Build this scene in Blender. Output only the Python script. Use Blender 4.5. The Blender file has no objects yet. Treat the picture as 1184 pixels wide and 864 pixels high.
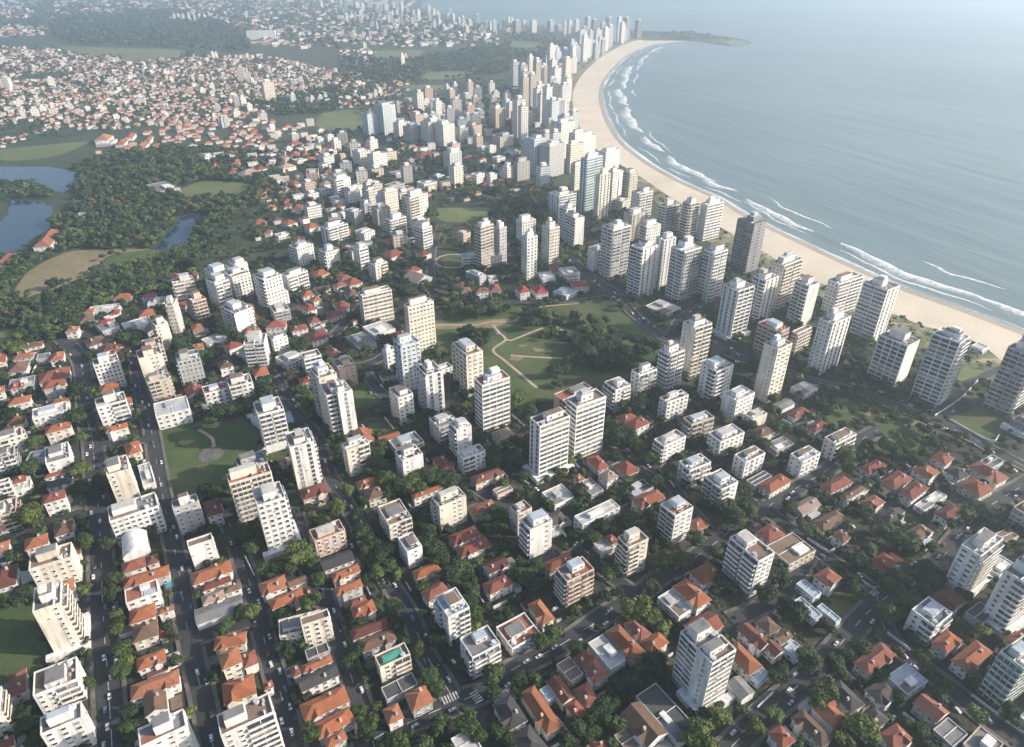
import bpy, bmesh, math, random
import numpy as np
from mathutils import Vector, Matrix
from mathutils.geometry import tessellate_polygon
R = math.radians
SC = bpy.context.scene
COL = SC.collection
rnd = random.Random(7)

# ------------------------------------------------------------------ camera
H = 250.0
PITCH = R(31.5)
FPX = 24.0 / 36.0 * 1184.0
SP, CP = math.sin(PITCH), math.cos(PITCH)
cam = bpy.data.cameras.new('camera')
cam.lens = 24; cam.sensor_width = 36; cam.clip_start = 1; cam.clip_end = 60000
cam_o = bpy.data.objects.new('camera', cam); COL.objects.link(cam_o)
cam_o.location = (0, 0, H); cam_o.rotation_euler = (R(90) - PITCH, 0, 0)
SC.camera = cam_o

# ------------------------------------------------------------------ light
SUN_HEAD, SUN_EL = 94.0, 25.0          # heading clockwise from +Y, elevation
world = bpy.data.worlds.new('World'); SC.world = world; world.use_nodes = True
wn = world.node_tree; wn.nodes.clear()
wo = wn.nodes.new('ShaderNodeOutputWorld'); bg = wn.nodes.new('ShaderNodeBackground')
sky = wn.nodes.new('ShaderNodeTexSky'); sky.sky_type = 'NISHITA'; sky.sun_disc = False
sky.sun_elevation = R(SUN_EL); sky.sun_rotation = R(SUN_HEAD)
sky.air_density = 1.0; sky.dust_density = 2.5; sky.ozone_density = 1.0
wn.links.new(sky.outputs[0], bg.inputs[0]); wn.links.new(bg.outputs[0], wo.inputs[0])
bg.inputs[1].default_value = 0.14
sun = bpy.data.lights.new('sun', 'SUN'); sun.energy = 5.0; sun.angle = R(0.6); sun.color = (1.0, 0.885, 0.74)
sun_o = bpy.data.objects.new('sun', sun); COL.objects.link(sun_o)
ch, ce = R(SUN_HEAD), R(SUN_EL)
to_sun = Vector((math.sin(ch) * math.cos(ce), math.cos(ch) * math.cos(ce), math.sin(ce)))
sun_o.rotation_euler = to_sun.to_track_quat('Z', 'Y').to_euler()
sun_o.location = to_sun * 3000
vs = SC.view_settings
vs.view_transform = 'Standard'; vs.look = 'None'; vs.exposure = 0.72; vs.gamma = 1.0; vs.use_curve_mapping = False
HAZE_D = 2.3e-4
cy = SC.cycles
cy.max_bounces = 5; cy.diffuse_bounces = 3; cy.glossy_bounces = 2; cy.transmission_bounces = 2
cy.transparent_max_bounces = 8; cy.volume_bounces = 1
cy.use_denoising = True
cy.caustics_reflective = False; cy.caustics_refractive = False

# ------------------------------------------------------------------ pixel <-> world
def un(x, y, z=0.0):
    u = (x - 592.0) / FPX; v = (y - 432.0) / FPX
    t = (H - z) / (SP + v * CP)
    return Vector((u * t, t * (CP - v * SP), z))
def proj(p):
    x, y, z = p[0], p[1], p[2] - H
    d = y * CP - z * SP
    return 592 + FPX * x / d, 432 + FPX * (-y * SP - z * CP) / d
def scale_at(p):
    return FPX / max(p[1] * CP - (p[2] - H) * SP, 1.0)
def polyw(pts, z=0.0):
    return [un(a, b, 0.0).xy for a, b in pts]
def P(s):
    return [tuple(float(q) for q in w.split(',')) for w in s.split()]

# ------------------------------------------------------------------ materials
MATS = {}
def new_mat(name):
    m = bpy.data.materials.new(name); m.use_nodes = True
    nt = m.node_tree; b = nt.nodes['Principled BSDF']
    return m, nt, b
def N(nt, t, **kw):
    n = nt.nodes.new(t)
    for k, v in kw.items():
        if k in n.inputs: n.inputs[k].default_value = v
        else: setattr(n, k, v)
    return n
def mathn(nt, op, a, b=None):
    n = nt.nodes.new('ShaderNodeMath'); n.operation = op
    for i, q in enumerate((a, b)):
        if q is None: continue
        if isinstance(q, (int, float)): n.inputs[i].default_value = q
        else: nt.links.new(q, n.inputs[i])
    return n.outputs[0]
def ramp(nt, fac, stops):
    r = nt.nodes.new('ShaderNodeValToRGB'); e = r.color_ramp.elements
    while len(e) < len(stops): e.new(0.5)
    for i, (p, c) in enumerate(stops):
        e[i].position = p; e[i].color = (*c, 1) if len(c) == 3 else c
    nt.links.new(fac, r.inputs[0]); return r.outputs[0]
def mixc(nt, fac, a, b, mode='MIX'):
    m = nt.nodes.new('ShaderNodeMix'); m.data_type = 'RGBA'; m.blend_type = mode
    for sock, q in ((m.inputs[0], fac), (m.inputs[6], a), (m.inputs[7], b)):
        if isinstance(q, (int, float)): sock.default_value = q
        elif isinstance(q, tuple): sock.default_value = (*q, 1)
        else: nt.links.new(q, sock)
    return m.outputs[2]
def coords(nt, kind='Object'):
    return nt.nodes.new('ShaderNodeTexCoord').outputs[kind]
def wpos(nt):
    return nt.nodes.new('ShaderNodeNewGeometry').outputs['Position']
def noise(nt, vec, scale, detail=4.0, rough=0.55):
    n = N(nt, 'ShaderNodeTexNoise', Scale=scale, Detail=detail, Roughness=rough)
    nt.links.new(vec, n.inputs['Vector']); return n.outputs[0]
def mul(c, k): return tuple(q * k for q in c)

def wall_mat(name, col, rough=0.85, stain=0.6):
    m, nt, b = new_mat(name)
    p = wpos(nt)
    mp = N(nt, 'ShaderNodeMapping'); mp.inputs['Scale'].default_value = (1, 1, 0.12); nt.links.new(p, mp.inputs[0])
    n1 = noise(nt, mp.outputs[0], 0.55, 5)
    n2 = noise(nt, p, 0.12, 3)
    oi = N(nt, 'ShaderNodeObjectInfo').outputs['Random']
    c = mixc(nt, mathn(nt, 'MULTIPLY', oi, 0.16), col, mul(col, 0.62))
    c = mixc(nt, ramp(nt, n1, [(0.46, (0, 0, 0)), (0.75, (stain * 1.4,) * 3)]), c, mul(col, 0.42))
    c = mixc(nt, ramp(nt, n2, [(0.45, (0, 0, 0)), (0.7, (stain * 0.8,) * 3)]), c, mul(col, 0.6))
    nt.links.new(c, b.inputs['Base Color']); b.inputs['Roughness'].default_value = rough
    return m
def tile_mat(name, col):
    m, nt, b = new_mat(name)
    p = wpos(nt)
    n1 = noise(nt, p, 0.35, 6, 0.7); n2 = noise(nt, p, 2.2, 3, 0.7)
    oi = N(nt, 'ShaderNodeObjectInfo').outputs['Random']
    c = ramp(nt, oi, [(0.0, (col[0] * .55, col[1] * .6, col[2] * .7)), (0.35, col), (0.65, (col[0] * .85, col[1] * .9, col[2])), (1.0, (col[0] * .6 + .13, col[1] * .6 + .085, col[2] * .6 + .06))])
    c = mixc(nt, ramp(nt, n1, [(0.42, (0, 0, 0)), (0.66, (0.65,) * 3)]), c, (col[0] * 0.42, col[1] * 0.48, col[2] * 0.55))
    c = mixc(nt, ramp(nt, n2, [(0.45, (0, 0, 0)), (0.7, (0.7,) * 3)]), c, mul(col, 0.5))
    nt.links.new(c, b.inputs['Base Color']); b.inputs['Roughness'].default_value = 0.85
    w = N(nt, 'ShaderNodeTexWave', Scale=2.2, Distortion=0.6); w.bands_direction = 'DIAGONAL'
    nt.links.new(coords(nt), w.inputs['Vector'])
    bp = N(nt, 'ShaderNodeBump', Strength=0.8, Distance=0.14); nt.links.new(w.outputs[1], bp.inputs['Height'])
    nt.links.new(bp.outputs[0], b.inputs['Normal'])
    return m
def ground_mat(name, stops, s1, s2, rough=0.95, bump=0.0, tint=None, s3=0.004):
    m, nt, b = new_mat(name)
    p = wpos(nt)
    n1 = noise(nt, p, s1, 6, 0.62); n2 = noise(nt, p, s2, 4, 0.6)
    f = mathn(nt, 'ADD', mathn(nt, 'MULTIPLY', n1, 0.62), mathn(nt, 'MULTIPLY', n2, 0.38))
    c = ramp(nt, f, stops)
    if tint:
        n3 = noise(nt, p, s3, 4, 0.55)
        c = mixc(nt, ramp(nt, n3, [(0.48, (0, 0, 0)), (0.62, (1, 1, 1))]), c, tint)
    nt.links.new(c, b.inputs['Base Color']); b.inputs['Roughness'].default_value = rough
    if bump:
        bp = N(nt, 'ShaderNodeBump', Strength=0.8, Distance=bump); nt.links.new(n2, bp.inputs['Height'])
        nt.links.new(bp.outputs[0], b.inputs['Normal'])
    return m
def leaf_mat(name, dark, light):
    m, nt, b = new_mat(name)
    oi = N(nt, 'ShaderNodeObjectInfo').outputs['Random']
    n = noise(nt, wpos(nt), 0.42, 3, 0.6)
    n2 = noise(nt, wpos(nt), 0.13, 1, 0.4)
    f = mathn(nt, 'ADD', mathn(nt, 'MULTIPLY', n, 0.6), mathn(nt, 'MULTIPLY', oi, 0.16))
    f = mathn(nt, 'ADD', f, mathn(nt, 'MULTIPLY', n2, 0.36))
    c = ramp(nt, f, [(0.36, dark), (0.72, light)])
    nt.links.new(c, b.inputs['Base Color']); b.inputs['Roughness'].default_value = 0.75
    b.inputs['Specular IOR Level'].default_value = 0.25
    return m
def glass_mat(name, dark, light, rough=0.12):
    m, nt, b = new_mat(name)
    oi = N(nt, 'ShaderNodeObjectInfo').outputs['Random']
    n = noise(nt, wpos(nt), 0.45, 1, 0.5)
    f = mathn(nt, 'ADD', mathn(nt, 'MULTIPLY', oi, 0.5), mathn(nt, 'MULTIPLY', n, 0.6))
    c = ramp(nt, f, [(0.45, dark), (0.6, mul(dark, 1.6)), (0.85, light)])
    nt.links.new(c, b.inputs['Base Color']); b.inputs['Roughness'].default_value = rough
    return m
def facade_mat(name, col, glass=(0.05, 0.065, 0.085)):
    """window pattern for buildings too far off to show single windows; UV in metres"""
    m, nt, b = new_mat(name)
    uv = nt.nodes.new('ShaderNodeUVMap').outputs[0]
    sx = nt.nodes.new('ShaderNodeSeparateXYZ'); nt.links.new(uv, sx.inputs[0])
    oi = N(nt, 'ShaderNodeObjectInfo').outputs['Random']
    per = mathn(nt, 'ADD', 2.6, mathn(nt, 'MULTIPLY', oi, 2.4))
    fu = mathn(nt, 'FRACT', mathn(nt, 'DIVIDE', sx.outputs[0], per))
    fv = mathn(nt, 'FRACT', mathn(nt, 'DIVIDE', sx.outputs[1], 3.0))
    wu = mathn(nt, 'GREATER_THAN', fu, mathn(nt, 'ADD', 0.2, mathn(nt, 'MULTIPLY', oi, 0.25)))
    wv = mathn(nt, 'MULTIPLY', mathn(nt, 'GREATER_THAN', fv, 0.34), mathn(nt, 'LESS_THAN', fv, 0.8))
    k = mathn(nt, 'MULTIPLY', wu, wv)
    cc = mixc(nt, oi, col, (col[0] * 0.86, col[1] * 0.8, col[2] * 0.72))
    n1 = noise(nt, wpos(nt), 0.08, 3)
    cc = mixc(nt, ramp(nt, n1, [(0.45, (0, 0, 0)), (0.75, (0.35,) * 3)]), cc, mul(col, 0.6))
    n2 = noise(nt, wpos(nt), 0.5, 1)
    gl = mixc(nt, ramp(nt, n2, [(0.5, (0, 0, 0)), (0.7, (0.7,) * 3)]), glass, mul(col, 0.5))
    c = mixc(nt, mathn(nt, 'MULTIPLY', k, 0.85), cc, gl)
    nt.links.new(c, b.inputs['Base Color'])
    nt.links.new(mathn(nt, 'SUBTRACT', 0.85, mathn(nt, 'MULTIPLY', k, 0.5)), b.inputs['Roughness'])
    return m

WALLC = {'w': (0.70, 0.695, 0.68), 'c': (0.66, 0.61, 0.53), 'g': (0.42, 0.43, 0.44), 'p': (0.55, 0.42, 0.36),
         't': (0.50, 0.44, 0.365), 'b': (0.52, 0.59, 0.64), 'd': (0.22, 0.23, 0.25), 's': (0.58, 0.63, 0.57)}
WALLN = {'w': 'white', 'c': 'cream', 'g': 'grey', 'p': 'pinkish', 't': 'tan', 'b': 'pale blue', 'd': 'dark grey', 's': 'greenish white'}
WALL = {k: wall_mat('plaster_' + WALLN[k].replace(' ', '_'), v) for k, v in WALLC.items()}
FAC = {k: facade_mat('facade_' + WALLN[k].replace(' ', '_'), v) for k, v in WALLC.items()}
ROOFC = {'o': (0.44, 0.15, 0.065), 'r': (0.33, 0.095, 0.058), 'm': (0.20, 0.062, 0.042), 'n': (0.20, 0.115, 0.075),
         'k': (0.075, 0.07, 0.07), 'p': (0.45, 0.32, 0.25), 'c': (0.42, 0.06, 0.05)}
ROOFN = {'o': 'orange', 'r': 'red', 'm': 'dark red', 'n': 'brown', 'k': 'dark grey', 'p': 'beige', 'c': 'crimson'}
ROOF = {k: tile_mat('roof_tile_' + ROOFN[k].replace(' ', '_'), v) for k, v in ROOFC.items()}
DECKC = {'g': (0.17, 0.17, 0.172), 'n': (0.17, 0.125, 0.095), 'w': (0.42, 0.41, 0.39), 'm': (0.34, 0.39, 0.44),
         'd': (0.065, 0.066, 0.07), 'r': (0.26, 0.10, 0.065), 'b': (0.10, 0.135, 0.175)}
DECK = {k: ground_mat('roof_deck_' + k, [(0.32, mul(v, 0.5)), (0.5, v), (0.68, mul(v, 1.12))], 0.25, 1.1, 0.9) for k, v in DECKC.items()}
M_GLASS = glass_mat('window_glass', (0.045, 0.055, 0.068), (0.34, 0.33, 0.31))
M_GLASST = glass_mat('teal_glass', (0.03, 0.075, 0.08), (0.22, 0.33, 0.31))
M_METAL = wall_mat('grey_metal', (0.5, 0.51, 0.53), 0.45)
M_TEAL = wall_mat('teal_sheet', (0.07, 0.32, 0.26), 0.6)
M_BARK = wall_mat('bark', (0.13, 0.095, 0.065))
LEAF = [leaf_mat('foliage_dark', (0.009, 0.021, 0.010), (0.032, 0.057, 0.021)),
        leaf_mat('foliage_mid', (0.014, 0.029, 0.012), (0.055, 0.084, 0.026)),
        leaf_mat('foliage_bright', (0.026, 0.046, 0.014), (0.105, 0.135, 0.034))]
LEAF.append(leaf_mat('foliage_olive', (0.03, 0.032, 0.014), (0.10, 0.088, 0.032)))
M_GROUND = ground_mat('town_ground', [(0.34, (0.011, 0.016, 0.010)), (0.49, (0.024, 0.031, 0.019)), (0.56, (0.05, 0.052, 0.04)), (0.66, (0.11, 0.10, 0.085))], 0.06, 0.4, 0.95, 0.3)
M_ASPH = ground_mat('asphalt', [(0.35, (0.022, 0.024, 0.028)), (0.5, (0.034, 0.036, 0.041)), (0.66, (0.05, 0.051, 0.053))], 0.12, 1.5, 0.9)
M_PAVE = ground_mat('pavement', [(0.35, (0.06, 0.06, 0.056)), (0.5, (0.11, 0.106, 0.098)), (0.66, (0.19, 0.178, 0.16))], 0.15, 1.2, 0.92)
M_PAINT = ground_mat('road_paint', [(0.35, (0.25, 0.25, 0.24)), (0.5, (0.5, 0.5, 0.48)), (0.65, (0.62, 0.62, 0.6))], 0.5, 3.0, 0.8)
M_LAWN = ground_mat('lawn', [(0.33, (0.02, 0.042, 0.013)), (0.5, (0.042, 0.076, 0.02)), (0.66, (0.10, 0.12, 0.038))], 0.035, 0.5, 0.95, 0.15, (0.075, 0.085, 0.03), 0.022)
M_FIELD = ground_mat('meadow', [(0.33, (0.06, 0.085, 0.026)), (0.5, (0.105, 0.125, 0.042)), (0.66, (0.17, 0.165, 0.075))], 0.012, 0.15, 0.95)
M_DRY = ground_mat('dry_field', [(0.33, (0.10, 0.105, 0.045)), (0.5, (0.19, 0.155, 0.085)), (0.66, (0.25, 0.20, 0.125))], 0.016, 0.2, 0.95)
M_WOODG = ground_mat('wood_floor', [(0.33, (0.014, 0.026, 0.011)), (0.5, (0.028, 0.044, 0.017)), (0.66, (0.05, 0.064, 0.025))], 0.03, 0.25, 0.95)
M_DIRT = ground_mat('dirt_path', [(0.33, (0.24, 0.18, 0.125)), (0.5, (0.36, 0.28, 0.21)), (0.66, (0.44, 0.37, 0.3))], 0.12, 0.8, 0.95)
M_SAND = ground_mat('beach_sand', [(0.33, (0.44, 0.37, 0.285)), (0.5, (0.53, 0.455, 0.355)), (0.66, (0.60, 0.525, 0.42))], 0.015, 0.4, 0.95, 0.1)
M_WET = ground_mat('wet_sand', [(0.33, (0.27, 0.225, 0.18)), (0.5, (0.33, 0.28, 0.225)), (0.66, (0.38, 0.33, 0.27))], 0.02, 0.3, 0.5)
M_DUNE = ground_mat('dune_scrub', [(0.38, (0.05, 0.066, 0.028)), (0.5, (0.12, 0.125, 0.06)), (0.62, (0.36, 0.31, 0.23))], 0.05, 0.4, 0.95)

def water_mat(name, shallow, deep, rough, b1, ang=0.0, long=5.0, sc=0.03):
    m, nt, b = new_mat(name)
    p = wpos(nt)
    mp = N(nt, 'ShaderNodeMapping', vector_type='TEXTURE'); nt.links.new(p, mp.inputs[0])
    mp.inputs['Rotation'].default_value = (0, 0, ang); mp.inputs['Scale'].default_value = (long, 1, 1)
    n1 = noise(nt, mp.outputs[0], sc, 4, 0.5)
    n2 = noise(nt, mp.outputs[0], sc * 5, 4, 0.55)
    n3 = noise(nt, p, 0.0022, 3, 0.5)
    c = mixc(nt, ramp(nt, n3, [(0.4, (0, 0, 0)), (0.62, (1, 1, 1))]), deep, shallow)
    c = mixc(nt, ramp(nt, n1, [(0.38, (0, 0, 0)), (0.66, (0.26,) * 3)]), c, mul(deep, 0.62))
    nt.links.new(c, b.inputs['Base Color']); b.inputs['Roughness'].default_value = rough
    b.inputs['IOR'].default_value = 1.33
    hgt = mathn(nt, 'ADD', n1, mathn(nt, 'MULTIPLY', n2, 0.22))
    bp = N(nt, 'ShaderNodeBump', Strength=1.0, Distance=b1); nt.links.new(hgt, bp.inputs['Height'])
    nt.links.new(bp.outputs[0], b.inputs['Normal'])
    return m
M_SEA = water_mat('sea_water', (0.165, 0.22, 0.22), (0.13, 0.18, 0.19), 0.4, 2.2, R(-66), 7.0, 0.03)
M_LAKE = water_mat('lake_water', (0.03, 0.055, 0.085), (0.025, 0.045, 0.075), 0.08, 0.06, 0, 1.5, 0.2)
M_POOL = water_mat('pool_water', (0.05, 0.33, 0.42), (0.05, 0.3, 0.4), 0.06, 0.02, 0, 1, 0.8)
def foam_mat():
    m, nt, b = new_mat('surf_foam')
    uv = nt.nodes.new('ShaderNodeUVMap').outputs[0]
    sx = nt.nodes.new('ShaderNodeSeparateXYZ'); nt.links.new(uv, sx.inputs[0])
    mp = N(nt, 'ShaderNodeMapping'); nt.links.new(uv, mp.inputs[0]); mp.inputs['Scale'].default_value = (0.02, 2.2, 1)
    n1 = noise(nt, mp.outputs[0], 1.0, 6, 0.65)
    n2 = noise(nt, wpos(nt), 0.28, 5, 0.75)
    mp2 = N(nt, 'ShaderNodeMapping'); nt.links.new(uv, mp2.inputs[0]); mp2.inputs['Scale'].default_value = (0.006, 0.6, 1)
    n3 = noise(nt, mp2.outputs[0], 1.0, 3, 0.6)
    v = sx.outputs[1]
    edge = mathn(nt, 'MULTIPLY', mathn(nt, 'MULTIPLY', v, mathn(nt, 'SUBTRACT', 1.0, v)), 4.0)
    k = mathn(nt, 'ADD', mathn(nt, 'MULTIPLY', n1, 0.7), mathn(nt, 'MULTIPLY', n2, 0.7))
    k = mathn(nt, 'ADD', k, mathn(nt, 'MULTIPLY', n3, 1.15))
    k = mathn(nt, 'ADD', k, mathn(nt, 'MULTIPLY', edge, 0.38))
    a = ramp(nt, k, [(0.0, (0, 0, 0)), (1.0, (0, 0, 0))])
    mr = N(nt, 'ShaderNodeMapRange'); nt.links.new(k, mr.inputs[0])
    mr.inputs[1].default_value = 1.40; mr.inputs[2].default_value = 1.9
    fa = mathn(nt, 'MULTIPLY', mr.outputs[0], mathn(nt, 'MINIMUM', mathn(nt, 'MULTIPLY', edge, 2.5), 1.0))
    b.inputs['Base Color'].default_value = (0.82, 0.84, 0.84, 1); b.inputs['Roughness'].default_value = 0.8
    nt.links.new(mathn(nt, 'MULTIPLY', fa, 0.92), b.inputs['Alpha'])
    return m
M_FOAM = foam_mat()
def crest_mat():
    m, nt, b = new_mat('breaker_foam')
    uv = nt.nodes.new('ShaderNodeUVMap').outputs[0]
    sx = nt.nodes.new('ShaderNodeSeparateXYZ'); nt.links.new(uv, sx.inputs[0])
    mp = N(nt, 'ShaderNodeMapping'); nt.links.new(uv, mp.inputs[0]); mp.inputs['Scale'].default_value = (0.12, 1.5, 1)
    n1 = noise(nt, mp.outputs[0], 1.0, 5, 0.7); n2 = noise(nt, wpos(nt), 0.35, 5, 0.75)
    k = mathn(nt, 'ADD', mathn(nt, 'MULTIPLY', n1, 0.55), mathn(nt, 'MULTIPLY', n2, 0.75))
    k = mathn(nt, 'ADD', k, mathn(nt, 'MULTIPLY', mathn(nt, 'SUBTRACT', 1.0, sx.outputs[1]), 0.42))
    mr = N(nt, 'ShaderNodeMapRange'); nt.links.new(k, mr.inputs[0]); mr.inputs[1].default_value = 0.74; mr.inputs[2].default_value = 1.12
    b.inputs['Base Color'].default_value = (0.84, 0.86, 0.86, 1); b.inputs['Roughness'].default_value = 0.85
    nt.links.new(mathn(nt, 'MULTIPLY', mr.outputs[0], mathn(nt, 'MINIMUM', mathn(nt, 'MULTIPLY', mathn(nt, 'SUBTRACT', 1.0, sx.outputs[1]), 3.0), 0.95)), b.inputs['Alpha'])
    return m
M_CREST = crest_mat()
CARM = [wall_mat('car_paint_' + n, c, 0.3, 0.05) for n, c in (('white', (0.8, 0.8, 0.8)), ('silver', (0.5, 0.51, 0.53)), ('black', (0.03, 0.03, 0.035)), ('blue', (0.06, 0.16, 0.3)), ('red', (0.35, 0.04, 0.03)))]
CARN = ['white', 'silver', 'black', 'blue', 'red']
M_TYRE = wall_mat('tyre_rubber', (0.025, 0.025, 0.025))

# ------------------------------------------------------------------ mesh helpers
class MB:
    def __init__(s): s.v = []; s.f = []; s.mi = []; s.uv = []
    def face(s, pts, mi=0, uv=None):
        i = len(s.v); s.v.extend([tuple(p) for p in pts]); s.f.append(tuple(range(i, i + len(pts)))); s.mi.append(mi)
        s.uv.append(uv or [(0, 0)] * len(pts))
    def box(s, x0, x1, y0, y1, z0, z1, mi=0, bottom=False, topmi=None, uvm=False):
        A = [(x0, y0), (x1, y0), (x1, y1), (x0, y1)]
        for i in range(4):
            a, b = A[i], A[(i + 1) % 4]; L = math.hypot(b[0] - a[0], b[1] - a[1])
            s.face([(*a, z0), (*b, z0), (*b, z1), (*a, z1)], mi, [(0, z0), (L, z0), (L, z1), (0, z1)])
        s.face([(*p, z1) for p in A], mi if topmi is None else topmi)
        if bottom: s.face([(*p, z0) for p in A[::-1]], mi)
    def prism(s, pts, z0, z1, mi=0, topmi=None):
        n = len(pts)
        for i in range(n):
            a, b = pts[i], pts[(i + 1) % n]
            s.face([(*a, z0), (*b, z0), (*b, z1), (*a, z1)], mi)
        s.face([(*p, z1) for p in pts], mi if topmi is None else topmi)
    def cyl(s, cx, cy, r0, r1, z0, z1, n=10, mi=0):
        for i in range(n):
            a, b = 2 * math.pi * i / n, 2 * math.pi * (i + 1) / n
            s.face([(cx + r0 * math.cos(a), cy + r0 * math.sin(a), z0), (cx + r0 * math.cos(b), cy + r0 * math.sin(b), z0),
                    (cx + r1 * math.cos(b), cy + r1 * math.sin(b), z1), (cx + r1 * math.cos(a), cy + r1 * math.sin(a), z1)], mi)
        s.face([(cx + r1 * math.cos(2 * math.pi * i / n), cy + r1 * math.sin(2 * math.pi * i / n), z1) for i in range(n)], mi)
    def mesh(s, name, mats):
        me = bpy.data.meshes.new(name); me.from_pydata(s.v, [], s.f)
        for m in mats: me.materials.append(m)
        if len(mats) > 1: me.polygons.foreach_set('material_index', s.mi)
        ul = me.uv_layers.new(name='UVMap')
        ul.data.foreach_set('uv', [q for f in s.uv for p in f for q in p])
        me.update(); return me
    def build(s, name, mats, parent=None):
        if not isinstance(mats, (list, tuple)): mats = [mats]
        return link(name, s.mesh(name, mats), parent)
def link(name, data, parent=None, loc=None, rz=0.0, scale=None):
    o = bpy.data.objects.new(name, data); COL.objects.link(o)
    if parent is not None: o.parent = parent
    if loc is not None: o.location = loc
    if rz: o.rotation_euler = (0, 0, rz)
    if scale is not None: o.scale = scale
    return o
def structure(o, kind='structure'):
    o['kind'] = kind; return o
def sheet(name, pts, z, mat, kind='structure'):
    """flat ground sheet from world xy polygon"""
    v = [Vector((p[0], p[1], 0)) for p in pts]
    tris = tessellate_polygon([v])
    me = bpy.data.meshes.new(name)
    fs = []
    for t in tris:
        a, b, c = (v[i] for i in t)
        fs.append(t if (b - a).cross(c - a).z > 0 else t[::-1])
    me.from_pydata([(p.x, p.y, z) for p in v], [], fs); me.materials.append(mat)
    return structure(link(name, me), kind)
def smooth(pts, step=8.0):
    """Catmull-Rom through world points, resampled"""
    pts = [Vector(p) for p in pts]; out = []
    for i in range(len(pts) - 1):
        p0 = pts[max(i - 1, 0)]; p1 = pts[i]; p2 = pts[i + 1]; p3 = pts[min(i + 2, len(pts) - 1)]
        n = max(1, int((p2 - p1).length / step))
        for k in range(n):
            t = k / n
            out.append(0.5 * ((2 * p1) + (p2 - p0) * t + (2 * p0 - 5 * p1 + 4 * p2 - p3) * t * t + (3 * p1 - p0 - 3 * p2 + p3) * t ** 3))
    out.append(pts[-1]); return out
def normals2(pl):
    res = []
    for i in range(len(pl)):
        d = (pl[min(i + 1, len(pl) - 1)] - pl[max(i - 1, 0)]).normalized(); res.append(Vector((-d.y, d.x)))
    return res
def strip(name, pl, o0, o1, z, mat, z1=None, kind='structure', skip=None, mb=None, uvk=1.0):
    nn = normals2(pl); own = mb is None; mb = mb or MB(); s = 0.0
    for i in range(len(pl) - 1):
        L = (pl[i + 1] - pl[i]).length
        a = pl[i] + nn[i] * o0; b = pl[i + 1] + nn[i + 1] * o0; c = pl[i + 1] + nn[i + 1] * o1; d = pl[i] + nn[i] * o1
        if not (skip and skip((a + b + c + d) / 4)):
            q = [a, b, c, d] if o1 > o0 else [d, c, b, a]
            uv = [(s, 0), (s + L, 0), (s + L, 1), (s, 1)]
            if o1 <= o0: uv = uv[::-1]
            mb.face([(p.x, p.y, z) for p in q], 0, uv)
            if z1 is not None:      # kerb faces down to z1
                for e, f in ((q[0], q[1]), (q[2], q[3])):
                    mb.face([(e.x, e.y, z1), (f.x, f.y, z1), (f.x, f.y, z), (e.x, e.y, z)])
        s += L
    if own: return structure(mb.build(name, mat), kind)

# ------------------------------------------------------------------ registry of things for naming
THINGS = []      # dict(o, look, px, group, cat)
LAND = []        # (phrase, px)
FOOT = []        # building footprints (cx, cy, w/2, d/2, angle)
def reg(o, look, pxy, group, cat, mark=None):
    o['category'] = cat; o['group'] = group
    THINGS.append(dict(o=o, look=look, px=pxy, group=group, mark=mark))
# ------------------------------------------------------------------ the setting
def w2(s): return polyw(P(s))
SHORE_PX = P('1184,384 1102,353 1040,331 984,306 930,281 870,252 830,229 780,206 745,185 716,160 700,130 696,104 706,85 725,66 745,55 770,49.5')
shore = [un(*p).xy for p in SHORE_PX]
sdir = (shore[0] - shore[1]).normalized(); ext = shore[0] + sdir * 2500
SHORE = [ext] + smooth([shore[0] + sdir * 400, shore[0] + sdir * 40] + shore, 7.0)
HEADL = w2('800,47.5 815,50 840,53.5 858,53 866,51.5 869,49.5 862,46 848,43.5 820,40 790,37.5 765,36.5 740,35.5 680,34.5 620,31 545,25 509,16 486,9 488,3 505,-6 525,-20')
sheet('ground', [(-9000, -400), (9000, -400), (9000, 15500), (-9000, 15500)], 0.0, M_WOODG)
sheet('town_ground', w2('-700,1000 -120,440 300,330 560,330 780,380 1000,420 1184,480 2000,1000'), 0.012, M_GROUND)
sea = [p for p in SHORE] + HEADL + [Vector((-700, 9000)), Vector((-700, 15400)), Vector((8800, 15400)), Vector((8800, ext.y))]
sheet('sea', sea, 0.06, M_SEA)
inner = w2('1184,447 1153,413 1120,392 1068,377 1030,362 985,345 930,318 880,290 835,264 775,228 735,201 690,173 672,150 663,126 664,102 680,79 705,60 735,47 770,44.5')
INN = [inner[0] + sdir * 2500] + smooth([inner[0] + sdir * 400, inner[0] + sdir * 40] + inner, 9.0)
sheet('beach', [p for p in SHORE] + w2('795,47.8 795,46') + INN[::-1], 0.12, M_SAND)
strip('wet_sand', SHORE, -1.5, 7.0, 0.16, M_WET)
dune = w2('770,44 735,46.5 705,59.5 680,78.5 663.5,101 662.5,126 671.5,151 689,173.5 678,172 664,150 652,128 649,105 657,84 688,60 728,44')
sheet('dune_scrub', dune, 0.09, M_DUNE)
sheet('dune_grass', w2('735,201 775,228 835,264 930,318 1030,362 1068,377 1120,392 1153,413 1184,447 1184,480 1130,430 1060,400 1000,372 900,325 820,280 760,235 725,205'), 0.08, M_DUNE)
sheet('headland', w2('745,47 797,47.3 815,49.8 840,53.2 858,52.7 865,51.3 868,49.6 861,46.3 848,43.9 820,40.4 790,38 765,37 738,36 720,42'), 0.2, M_WOODG)
sheet('headland_rocks', w2('846,52.6 858,52.4 864,51.1 867,49.8 862,47.4 850,46.4 838,48'), 0.3, M_DUNE)
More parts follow.
